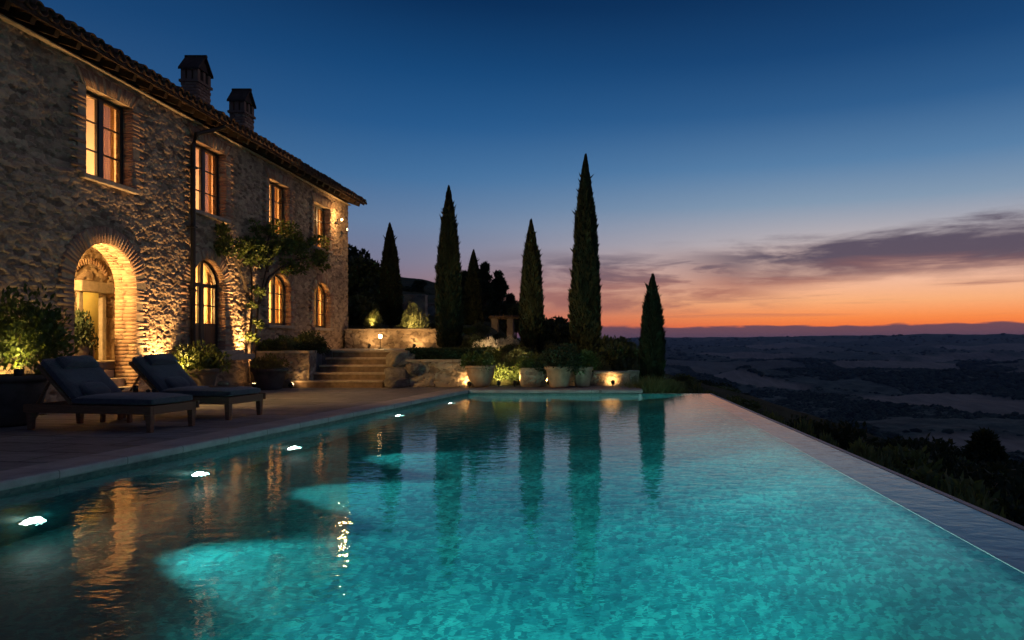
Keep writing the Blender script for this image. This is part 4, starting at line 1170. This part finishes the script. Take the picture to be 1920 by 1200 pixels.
for i,(u,vt,vb,Y,rad,lb) in enumerate([(908,496,620,38,.75,'pointed conifer just right of the small cypress'),(935,512,620,39,.95,'wider conifer in the middle of the ragged group'),(872,510,620,37,.7,'conifer peeping out left of the small cypress'),(955,556,625,40,.9,'shorter ragged conifer at the right of the group'),(968,580,630,36,.8,'lowest conifer beside the thick cypress')]):
    x = (u-VU)/F*Y; zt = CH-(vt-VV)/F*Y; zb = CH-(vb-VV)/F*Y
    limb_tree('conifer', lb,'conifer',(x,Y,zb),zt-zb,rad,350+i,M_leaf_dark,44,110,.2,.08,.2,'ragged conifers behind the garden',True)
for i,(u,vt,vb,Y,rad,lb) in enumerate([(1038,600,650,30,1.0,'round dark tree between the two thick cypresses'),(1062,612,655,29,.8,'lower dark tree left of the tallest cypress'),(985,570,630,42,1.0,'small airy tree left of the thick cypress'),(1140,640,705,27,1.1,'leafy dark tree right of the tallest cypress'),(1168,648,705,29,1.1,'dark tree on the slope left of the lone cypress'),(1188,668,715,26,.9,'smaller dark tree beside the lone cypress'),(1155,655,710,23,.8,'low bushy tree above the low boundary wall')]):
    x = (u-VU)/F*Y; zt = CH-(vt-VV)/F*Y; zb = CH-(vb-VV)/F*Y
    limb_tree('garden_tree', lb,'tree',(x,Y,zb),zt-zb,rad,370+i,M_leaf_dark if i<3 else M_slope,30,130,.17,.1,.1,'dark trees at the garden edge')

def top_limit(x, y):
    u = VU+x/y*F; vl = np.interp(u, [1125,1200,1240,1327,1462,1547,1715,1800,1920], [652,688,706,716,775,803,834,846,876])
    return CH-(vl-VV)/F*y
# ---- slope shrubs beyond the infinity edge
g = random.Random(11); n = 0
def slope_shrub(x,y,s,sz,kind):
    lab = ['leafy shrub on the dark slope just below the infinity edge','dark bush on the slope further down from the infinity edge'][kind]
    shrub([B_slope[n%3],B_dark[n%2]][kind],(x,y,gz(x,y)-.05),s,lab,['leafy shrubs below the infinity edge','dark bushes down the slope'][kind],'slope_shrub','shrub',sz=sz,stems=kind==0)
y = 4.6
while y < 24:
    x = max(3.2, XO(min(y,17.2))+.35)+g.uniform(0,.35); s = g.uniform(.35,.55)
    if y > 17.6: x = 1.9+g.uniform(0,1.5)
    top = g.uniform(-.35,-.12) if y < 17.6 else g.uniform(-.25,.1)
    z = gz(x,y); slope_shrub(x,y,s,max(.3,(top-z)/.95),0); n += 1; y += g.uniform(.38,.62)*(1+y*.02)
for i in range(120):
    y = 6+30*g.random()**.9; x = 4.0+g.random()**.8*(2+.28*y)
    s = g.uniform(.6,1.1); hmax = top_limit(x,y)-gz(x,y)
    if hmax < .3: continue
    slope_shrub(x,y,s,min(g.uniform(.6,1.1),hmax/1.0),1 if g.random()<.45 else 0); n += 1
# grass tuft by the lone cypress
def grass_tuft(name, loc, n, h, spread, seed, label, mat=M_slope):
    g = np.random.default_rng(seed); P = np.stack([g.normal(0,spread*.5,n),g.normal(0,spread*.5,n),np.zeros(n)],-1)
    D = np.stack([P[:,0]*1.0,P[:,1]*1.0,np.full(n,h)],-1)+unit(g,n)*h*.3
    V,Q = leaves(P,D,h*(.6+.6*g.random(n)),.018,.12,seed)
    o = npmesh(name,V,Q,mat,None,False,{'rnd':g.random(n)}); o.location = loc
    return tag(o,label,'grass')
grass_tuft('grass_tuft',(1.35,17.95,-.35),1400,.62,.42,5,'pale tuft of long grass beside the deck corner and lone cypress')
grass_tuft('grass_tuft',(1.75,18.2,-.45),1000,.6,.4,6,'second grass tuft right of the lone cypress foot')
# conifer low on the right slope
x,y = at(1845,870,15).x,15
zt = CH-(818-VV)/F*15; zb = gz(x,y)
limb_tree('slope_conifer','dark young conifer on the right slope in front of the pale field','conifer',(x,y,zb),zt-zb,.75,401,M_leaf_dark,60,120,.13,.06,.1,None,True)
x,y = at(1905,900,14).x,14
limb_tree('slope_tree','dark rounded bushy tree at the right edge beside the young conifer','tree',(x,y,gz(x,y)),CH-(880-VV)/F*14-gz(x,y),.8,402,M_leaf_dark,30,130,.14,.08,.1)
x,y = at(1745,830,17).x,17
limb_tree('slope_tree','dark spreading bush left of the young conifer on the slope','tree',(x,y,gz(x,y)),CH-(835-VV)/F*17-gz(x,y),1.1,403,M_leaf_dark,34,130,.15,.08,.1)

# ---- woodland down the hill and over the valley (one mass)
def woodland():
    g = np.random.default_rng(99)
    import bmesh
    shapes = []
    for sd in (2, 1):
        bm = bmesh.new(); bmesh.ops.create_icosphere(bm, subdivisions=sd, radius=1); bm.verts.ensure_lookup_table()
        shapes.append((np.array([v.co[:] for v in bm.verts]), np.array([[v.index for v in f.verts] for f in bm.faces]))); bm.free()
    n = 85000
    r = np.where(g.random(n) < .78, np.sqrt(220**2+g.random(n)*(2700**2-220**2)), np.exp(g.uniform(math.log(38), math.log(7000), n))); az = np.radians(g.uniform(-3, 38, n))
    x = r*np.sin(az); y = r*np.cos(az)
    fm = field_mask(x,y); dens = fbm(x/170,y/230,66,4)
    ok = (fm < .12)&((dens > .40)|(r<180))&~((r<34)&(x<7)); x=x[ok];y=y[ok];r=r[ok]; z = ground_z(x,y); n = len(x)
    s = np.clip(.55+r*.008,.7,5.0)+.0016*r*(r>1500)*(.3+g.random(n)**2)*(.6+.8*g.random(n))
    ex=[];ey=[]
    for (cx,cy,a,b,rot) in FIELDS:
        m = int(2*math.pi*math.sqrt((a*a+b*b)/2)/9); th = np.linspace(0,2*np.pi,m); wob = 1.02+.06*np.sin(th*3+cx)
        px = a*np.cos(th)*wob; py = b*np.sin(th)*wob; c_,s_ = math.cos(rot),math.sin(rot)
        ex.append(cx+px*c_-py*s_); ey.append(cy+px*s_+py*c_)
    ex = np.concatenate(ex)+g.normal(0,3,sum(map(len,ex))); ey = np.concatenate(ey)+g.normal(0,3,len(ex)); kq = (g.random(len(ex))<.8)&(np.hypot(ex,ey)<3200); ex=ex[kq];ey=ey[kq]
    x=np.concatenate([x,ex]);y=np.concatenate([y,ey]);r=np.hypot(x,y);z=np.concatenate([z,ground_z(ex,ey)]);s=np.concatenate([s,4.5*(.5+.8*g.random(len(ex)))])
    hm = top_limit(x,y)-z; s = np.where(r<140, np.minimum(s, hm/1.25), s); kk = s > .3; x=x[kk];y=y[kk];z=z[kk];r=r[kk];s=s[kk];n=len(x)
    Vs = []; Qs = []
    off = 0; rr = []
    for k in range(n):
        base, tri = shapes[0 if r[k] < 500 else 1]
        q = base*(1+.7*(_h(np.round(base[:,0]*97+k), np.round(base[:,1]*89+base[:,2]*83), k%97)-.5)[:,None])
        fl = .85 if s[k] < 7 else .6
        Vs.append(q*np.array([s[k],s[k],s[k]*fl])+np.array([x[k],y[k],z[k]+s[k]*.4])); Qs.append(tri+off); off += len(base); rr.append(np.full(len(tri), g.random()))
    V = np.concatenate(Vs); Q = np.concatenate(Qs); rr = np.concatenate(rr)
    o = npmesh('woodland', V, Q, M_wood, None, False, {'rnd': rr}); tag(o, kind='stuff')
def wood_mat():
    m, t = newmat('woodland_canopy'); p = t.pos(); r = t.attr('rnd')
    n = t.noise(p, .8, 5, .7)
    c = t.ramp(t.m('ADD', t.m('MULTIPLY', r, .5), t.m('MULTIPLY', n, .5)), [(.25,(.010,.020,.021,1)),(.75,(.055,.080,.066,1))])
    t.out(t.bsdf(c, .95, t.bump(n, .9), .05).outputs[0]); return m
M_wood = wood_mat()
woodland()

# ================================================================== CLIMBER ON THE WALL
def climber():
    t = thing('climbing_vine','climbing shrub trained up the house wall, its crown spreading between the windows','vine',(XF+.18,17.45,0))
    L0 = t.location
    tr = MB(); gg = random.Random(8)
    def P(u,v,dx=.16):
        X = XF+dx; Y = F*X/(u-VU); return Vector((X,Y,CH-(v-VV)/F*Y))-L0
    stems = [[(470,718),(468,650),(474,580),(470,520),(462,450)],[(474,716),(480,640),(486,570),(500,510),(520,470)],[(486,570),(505,520),(545,490),(590,480)],[(474,580),(455,520),(430,470),(420,440)],[(500,510),(500,460),(510,430)]]
    for s in stems:
        pts = [P(u+gg.uniform(-2,2),v,.10+.05*gg.random()) for u,v in s]
        tr.tube(pts,[.032*(1-i*.17)+.005 for i in range(len(pts))],6)
    tr.build('trunk', M_bark, t)
    g = np.random.default_rng(12); cs = []; rs = []
    for (u,v,w,h,k) in [(520,446,50,26,44),(570,470,42,24,30),(505,474,44,18,20),(440,462,26,24,12),(556,508,26,10,8),(478,590,10,70,7),(604,488,12,20,8),(415,450,10,26,5)]:
        for i in range(k):
            uu = u+g.uniform(-1,1)*w; vv = v+g.uniform(-1,1)*h
            cs.append(P(uu,vv,.08+.2*g.random())); rs.append(g.uniform(.06,.16)*(.6 if w<16 else 1))
    rs = np.array(rs)
    V,Q,r = clump_leaves(np.array([c[:] for c in cs]), rs, 44, .10, .05, 13, .1, .2)
    npmesh('leaves', V, Q, M_leaf, t, False, {'rnd': r})
climber()

# ================================================================== LOUNGERS
def lounger(loc, label):
    t = thing('sun_lounger', label, 'sun lounger', loc, math.atan2(.164,-.986), 'teak sun loungers on the terrace')
    Ln = 1.97; W = .80                          # local: x foot->head, y 0..-W away from the viewer
    fz0,fz1 = .235,.345
    f = MB()
    f.box(.0,Ln,-.045,0,fz0,fz1).box(0,Ln,-W,-W+.045,fz0,fz1).box(-.001,.05,-W+.046,-.046,fz0,fz1).box(Ln-.05,Ln,-W+.046,-.046,fz0,fz1)
    for i in range(12): f.box(.08+i*.1,.15+i*.1,-W+.046,-.046,fz1-.03,fz1-.008)
    f.box(1.25,1.30,-W+.046,-.046,fz0+.02,fz1-.032)
    f.box(-.03,.09,-W-.03,-W-.001,fz0+.02,fz1+.012)
    f.build('frame', M_teak, t, bevel=.006)
    for (x,y) in ((.0,-.075),(.0,-W),(Ln-.13,-.075),(Ln-.13,-W)):
        mb = MB(); n0 = 0
        a = [(x,y),(x+.085,y),(x+.085,y+.075),(x,y+.075)]
        b = [(x+.01,y+.008),(x+.072,y+.008),(x+.072,y+.067),(x+.01,y+.067)]
        mb.v = [(p[0],p[1],0) for p in b]+[(p[0],p[1],fz0) for p in a]
        mb.f = [(3,2,1,0),(4,5,6,7),(0,1,5,4),(1,2,6,5),(2,3,7,6),(3,0,4,7)]
        mb.build('leg', M_teak, t, bevel=.005)
    ang = R(44); hx = 1.22; hz = fz1+.005
    Mb = Matrix.Translation((hx,0,hz)) @ Matrix.Rotation(-ang,4,'Y')
    b = MB(); b.box(0,.75,-.05,-.01,-.02,.02,Mb).box(0,.75,-W+.01,-W+.05,-.02,.02,Mb).box(.71,.75,-W+.052,-.052,-.018,.018,Mb)
    for i in range(7): b.box(.05+i*.095,.11+i*.095,-W+.051,-.051,-.012,.012,Mb)
    b.build('backrest_frame', M_teak, t, bevel=.004)
    for y in (-.09,-W+.07): MB().tube([Mb @ Vector((.52,y,-.02)),(1.86,y,fz1-.02)],.018,6).build('support_strut', M_teak, t)
    def cushion(name, x0,x1,y0,y1,z0,z1,M,n=(14,7),puff=.02,par=t):
        V=[];nx,ny=n
        mb = MB()
        import bmesh
        bm = bmesh.new(); bmesh.ops.create_cube(bm,size=1)
        bmesh.ops.subdivide_edges(bm,edges=bm.edges,cuts=9,use_grid_fill=True)
        for v in bm.verts:
            p=v.co; a=abs(p.x)*2;b_=abs(p.y)*2
            k=(1-a**4)*(1-b_**4)
            X=x0+(p.x+.5)*(x1-x0); Yy=y0+(p.y+.5)*(y1-y0); Z=z0+(p.z+.5)*(z1-z0)
            if p.z>0: Z+=puff*k*(p.z*2)+.006*math.sin(X*9+Yy*5)*k
            # round the borders
            rr=.028
            if a>.99: Z = (z0+z1)/2+(Z-(z0+z1)/2)*.72
            if b_>.99: Z = (z0+z1)/2+(Z-(z0+z1)/2)*.72
            if abs(p.z)>.49 : 
                if a>.99: X -= math.copysign(.012,p.x)
                if b_>.99: Yy -= math.copysign(.012,p.y)
            v.co = M @ Vector((X,Yy,Z)) if M is not None else Vector((X,Yy,Z))
        me=bpy.data.meshes.new(name); bm.to_mesh(me); bm.free()
        me.polygons.foreach_set('use_smooth',[True]*len(me.polygons))
        o=link(name,me,M_fabric,par); m=o.modifiers.new('s','SUBSURF'); m.levels=1; m.render_levels=2
        return o
    cushion('seat_cushion', .01,1.26,-W+.02,-.02,fz1+.002,fz1+.115,None)
    bc = cushion('back_cushion', .02,.77,-W+.02,-.02,.022,.135,Mb)
    # bolster headrest hanging on the back cushion
    cushion('headrest', .52,.71,-W+.12,-.14,.13,.225,Mb,puff=.03)
    return t,Mb,cushion
L1,Mb,cush = lounger((-5.88,8.93,0),'nearer teak sun lounger with charcoal cushions at the pool edge')
L2,_,_ = lounger((-5.64,10.38,0),'farther teak sun lounger with charcoal cushions and a hat on its foot end')
def small_cushion(L, label):
    t = thing('scatter_cushion', label, 'cushion', L.location+Matrix.Rotation(L.rotation_euler.z,3,'Z') @ Vector((1.12,-.33,.47)), L.rotation_euler.z)
    import bmesh
    bm=bmesh.new(); bmesh.ops.create_uvsphere(bm,u_segments=24,v_segments=12,radius=1)
    M = Matrix.Rotation(R(-40),4,'Y')
    for v in bm.verts:
        p=v.co
        q=Vector((math.copysign(abs(p.x)**.55,p.x)*.12,math.copysign(abs(p.y)**.55,p.y)*.2,p.z*.06))
        v.co = M @ q + Vector((.06,0,.07))
    me=bpy.data.meshes.new('pad'); bm.to_mesh(me); bm.free(); me.polygons.foreach_set('use_smooth',[True]*len(me.polygons))
    link('pad',me,M_fabric,t)
small_cushion(L1,'small dark scatter cushion against the back of the nearer lounger')
small_cushion(L2,'small dark scatter cushion against the back of the farther lounger')
# side table
t = thing('side_table','low wooden side table between the two loungers','table',(-7.15,10.26,0),R(-10))
MB().box(-.30,.30,-.22,.22,.40,.435).build('tabletop',M_teak,t,bevel=.008)
for (x,y) in ((-.25,-.17),(.21,-.17),(-.25,.13),(.21,.13)): MB().box(x,x+.05,y,y+.05,0,.398).build('leg',M_teak,t,bevel=.004)
MB().box(-.24,.24,-.16,.16,.15,.17).build('shelf',M_teak,t)
def glass_mat():
    m,t=newmat('drinking_glass'); g=t.n('ShaderNodeBsdfGlass'); g.inputs['IOR'].default_value=1.45; g.inputs['Color'].default_value=(1,.93,.8,1); t.out(g.outputs[0]); return m
M_glass=glass_mat()
def tumbler(loc,label):
    o=MB().lathe([(.030,0),(.036,.09),(.034,.09),(.028,.008),(.001,.008)],20).build('tumbler',M_glass,smooth=True); o.location=loc; return tag(o,label,'glass')
tumbler((-6.95,10.22,.436),'drinking glass at the right end of the side table'); tumbler((-7.05,10.36,.436),'drinking glass standing further back on the side table')
o=MB().lathe([(.05,0),(.10,.03),(.13,.055),(.12,.055),(.08,.02),(.001,.012)],24).build('bowl',M_potdark,smooth=True); o.location=(-7.28,10.25,.436); tag(o,'shallow dark bowl on the side table','bowl')
# in the porch: a dark plant and two vases
shrub(B_dark[0],(-9.75,12.72,1.05),.3,'dark leafy plant inside the lit arch',None,'porch_plant','plant',sz=.62)
o = MB().lathe([(.10,0),(.17,.12),(.19,.26),(.15,.31),(.16,.33),(.13,.33),(.11,.28),(.001,.27)],24).build('plant_pot',M_potdark,smooth=True); o.location=(-9.75,12.72,.8); tag(o,'small dark pot holding the plant inside the arch','pot')
o = MB().lathe([(.07,0),(.13,.1),(.14,.22),(.06,.36),(.05,.42),(.075,.46),(.06,.46),(.035,.4),(.001,.39)],24).build('vase',M_pot,smooth=True); o.location=(-10.05,13.35,.8); tag(o,'pale clay vase standing inside the arch by the inner doorway','vase')
o = MB().lathe([(.06,0),(.09,.08),(.09,.3),(.045,.38),(.05,.42),(.04,.42),(.03,.38),(.001,.37)],24).build('vase',M_potdark,smooth=True); o.location=(-9.85,13.12,.8); tag(o,'dark slender vase inside the arch in front of the pale one','vase')
# hat on the far lounger
t = thing('sun_hat','woven sun hat lying on the foot of the farther lounger','hat',L2.location+Matrix.Rotation(L2.rotation_euler.z,3,'Z') @ Vector((.42,-.42,.478)))
M_straw = simple('woven_straw',(.16,.11,.075,1),.9,.3,30,.004,.2)
MB().lathe([(.085,0.004),(.20,.0),(.215,.012),(.20,.012),(.086,.014)],28).build('brim',M_straw,t,smooth=True)
MB().lathe([(.088,.008),(.084,.06),(.07,.085),(.04,.095),(.001,.096)],28).build('crown_of_hat',M_straw,t,smooth=True)
# sunglasses / folded towel on near lounger
t = thing('sunglasses','pair of sunglasses left on the seat of the nearer lounger','sunglasses',L1.location+Matrix.Rotation(L1.rotation_euler.z,3,'Z') @ Vector((.50,-.55,.485)),R(20))
fr = MB()
for s in (-1,1):
    fr.tube([(s*.035+.027*math.cos(k*math.pi/6),0,.022+.02*math.sin(k*math.pi/6)) for k in range(13)],.0035,5)
    fr.tube([(s*.062,0,.03),(s*.064,.06,.028),(s*.06,.12,.012)],.003,5)
fr.tube([(-.01,0,.03),(.01,0,.03)],.003,5)
fr.build('frame',M_iron,t)
ln = MB()
for s in (-1,1): ln.tube([(s*.035,-.0015,.022),(s*.035,.0015,.022)],.024,12)
ln.build('lens',M_iron,t)

# ================================================================== LAMPS
SPK = 4.5
def spot_fixture(loc, aim, label, power, col=WARM, size=70, blend=.6, name='ground_spotlight', group='ground spotlights', glow=True):
    t = thing(name,label,'spotlight',loc,0,group)
    d = (Vector(aim)-Vector(loc)).normalized()
    MB().tube([(0,0,-.02),(0,0,.05)],[.012,.012],8).build('stake',M_iron,t)
    c = Vector((0,0,.09))
    MB().tube([c-d*.07,c-d*.03,c+d*.05],[.03,.05,.055],14).build('housing',M_iron,t)
    MB().tube([c+d*.0505,c+d*.054],.045,14).build('lens',M_lamp if glow else M_sill,t)
    light('SPOT','ground_spot_light',Vector(loc)+c+d*.07,power*SPK,col,.08,Vector(aim),size,blend)
    return t
spot_fixture((-8.72,13.85,0),(XF+.1,14.05,3.4),'ground spotlight lighting the wall right of the arch',250,size=78)
spot_fixture((-8.70,17.18,0),(XF+.02,17.3,4.4),'ground spotlight at the foot of the climbing vine',520,size=46)
spot_fixture((-8.72,10.3,.1),(XF+.1,10.35,1.2),'ground spotlight hidden behind the large left bush',22,(1,.66,.2),130)
spot_fixture((-8.16,9.58,.66),(-8.45,9.9,1.7),'small spotlight in the soil of the large left pot, under its bush',20,(1,.7,.22),110)
spot_fixture(P_(880,17.75),(-3.9,18.6,.5),'small deck spotlight with a bright lens left of the bowl pot',9,size=110)
spot_fixture(P_(935,18.15),(-2.7,19.0,.7),'ground spotlight under the shrubs right of the bowl pot',50,(1,.68,.25),110)
spot_fixture(P_(1030,18.3),(-1.8,18.7,.4),'ground spotlight behind the big middle pot',50,size=120)
spot_fixture((.35,18.35,0),(.3,18.75,.2),'ground spotlight at the low boundary wall',5,size=120)
spot_fixture((-8.3,24.75,1.6),(-8.25,25.0,2.2),'spotlight beside the sapling on the back wall',60,(1,.68,.22),100)
p = at(772,604,28.6); spot_fixture((p.x,p.y,1.6),(p.x+.1,30.4,2.5),'spotlight under the golden bush on the slope',120,(1,.66,.22),110)
p = at(865,640,26); spot_fixture((p.x,p.y,1.0),(p.x+.2,28,1.8),'spotlight among pale shrubs left of the small cypress',140,(1,.66,.28),110)
p = at(935,630,31.6); spot_fixture((p.x,p.y,1.35),(p.x+.1,33.2,2.0),'spotlight in front of the far pergola pillars',60,(1,.56,.24),100)
spot_fixture((-7.9,17.45,0),(-7.2,17.85,.5),'ground spotlight beside the wide pot at the bed wall',1.3,size=140)
spot_fixture((-3.2,19.3,.15),(-4.2,20.9,2.4),'spotlight at the foot of the cypress by the terrace wall',60,(1,.66,.25),80)
spot_fixture((-1.6,19.2,.15),(-1.0,20.3,1.6),'spotlight aimed at the tallest cypress trunk',60,(1,.66,.25),90)
spot_fixture((-2.4,20.6,.35),(-2.3,22.3,1.8),'spotlight low among shrubs before the middle cypress',80,(1,.66,.25),110)
spot_fixture((-3.6,22.3,.7),(-3.3,24.0,1.6),'spotlight among the pale shrubs behind the cypresses',45,(1,.66,.3),110)
spot_fixture(P_(965,18.1),(-2.2,19.2,1.2),'ground spotlight between the bowl pot and the round planter',14,(1,.68,.24),100)
spot_fixture(P_(866,18.05),(-3.5,18.9,.95),'ground spotlight below the hedge end',12,(1,.68,.24),90)
spot_fixture((-.15,18.98,.12),(-.1,19.5,1.0),'ground spotlight behind the low boundary wall, lighting shrubs',14,(1,.68,.24),110)
# path lamp on the upper terrace
t = thing('path_lamp','glowing path lamp on a short post before the back garden wall','lamp',(at(713,654,22.6).x,22.6,UZ))
MB().tube([(0,0,0),(0,0,.03)],.07,14).tube([(0,0,.03),(0,0,.36)],.012,8).build('post',M_iron,t)
MB().lathe([(.03,.35),(.055,.37),(.055,.46),(.03,.48)],14).build('bulb',emit('bulb_glow',(1,.62,.25,1),26),t,smooth=True)
MB().lathe([(.001,.52),(.09,.485),(.09,.48),(.001,.485)],16).build('shade',M_iron,t)
light('POINT','path_lamp_light',(t.location.x,22.6-.0,UZ+.33),55,WARM,.05)
spot_fixture((at(775,650,23.3).x,23.4,UZ),(at(775,650,23.3).x,24,1.5),'ground spotlight at the right part of the back garden wall',8,WARM,120)
spot_fixture((at(690,650,23.3).x,23.4,UZ),(at(690,650,23.3).x,24,1.5),'ground spotlight at the left part of the back garden wall',6,WARM,120)
# wall sconces
def sconce(y,z,label,power,size):
    t = thing('wall_lamp',label,'lamp',(XF+.03,y,z),0,'wall lamps at the house corner')
    MB().tube([(0,0,.0),(.02,0,.0)],.06,12).tube([(.01,0,0),(.12,0,-.05),(.2,0,.0),(.2,0,.05)],.012,6).build('bracket',M_iron,t)
    b = MB(); b.lathe([(.01,.07),(size*.5,.09),(size*.5,.13),(.01,.15)],14,(.2,0,0)); b.build('bulb',emit('sconce_glow',(1,.6,.24,1),26 if size>.04 else 9),t,smooth=True)
    if power: light('POINT','wall_lamp_light',(XF+.36,y-.12,z+.12),power,WARM,.05)
sconce(23.35,5.25,'bright wall lamp beside the last upper window',55,.06)
sconce(23.85,5.0,'dimmer small wall lamp below the bright one at the house corner',0,.035)

def haze():
    m = bpy.data.materials.new('haze_air'); m.use_nodes = True; t = NT(m.node_tree)
    v = t.n('ShaderNodeVolumePrincipled'); v.inputs['Color'].default_value = (.55,.72,1,1); v.inputs['Density'].default_value = HZ; v.inputs['Anisotropy'].default_value = 0
    o = t.n('ShaderNodeOutputMaterial'); t.t.links.new(v.outputs[0], o.inputs[1])
    ob = MB().box(-9500,9500,-9500,9500,-460,78).build('haze', m); tag(ob, kind='stuff')
HZ = 4.5e-5
haze()
# ================================================================== RENDER SETTINGS
C.render.engine = 'CYCLES'
cy = C.cycles
cy.use_denoising = True
try: cy.denoiser = 'OPENIMAGEDENOISE'; cy.denoising_input_passes = 'RGB_ALBEDO_NORMAL'; cy.denoising_prefilter = 'ACCURATE'
except Exception: pass
cy.max_bounces = 6; cy.diffuse_bounces = 2; cy.glossy_bounces = 3; cy.transmission_bounces = 5; cy.transparent_max_bounces = 8
cy.caustics_reflective = False; cy.caustics_refractive = True
cy.sample_clamp_indirect = 4; cy.sample_clamp_direct = 0
cy.use_light_tree = True
C.view_settings.view_transform = 'Standard'; C.view_settings.look = 'None'; C.view_settings.gamma = 1; C.view_settings.exposure = 0
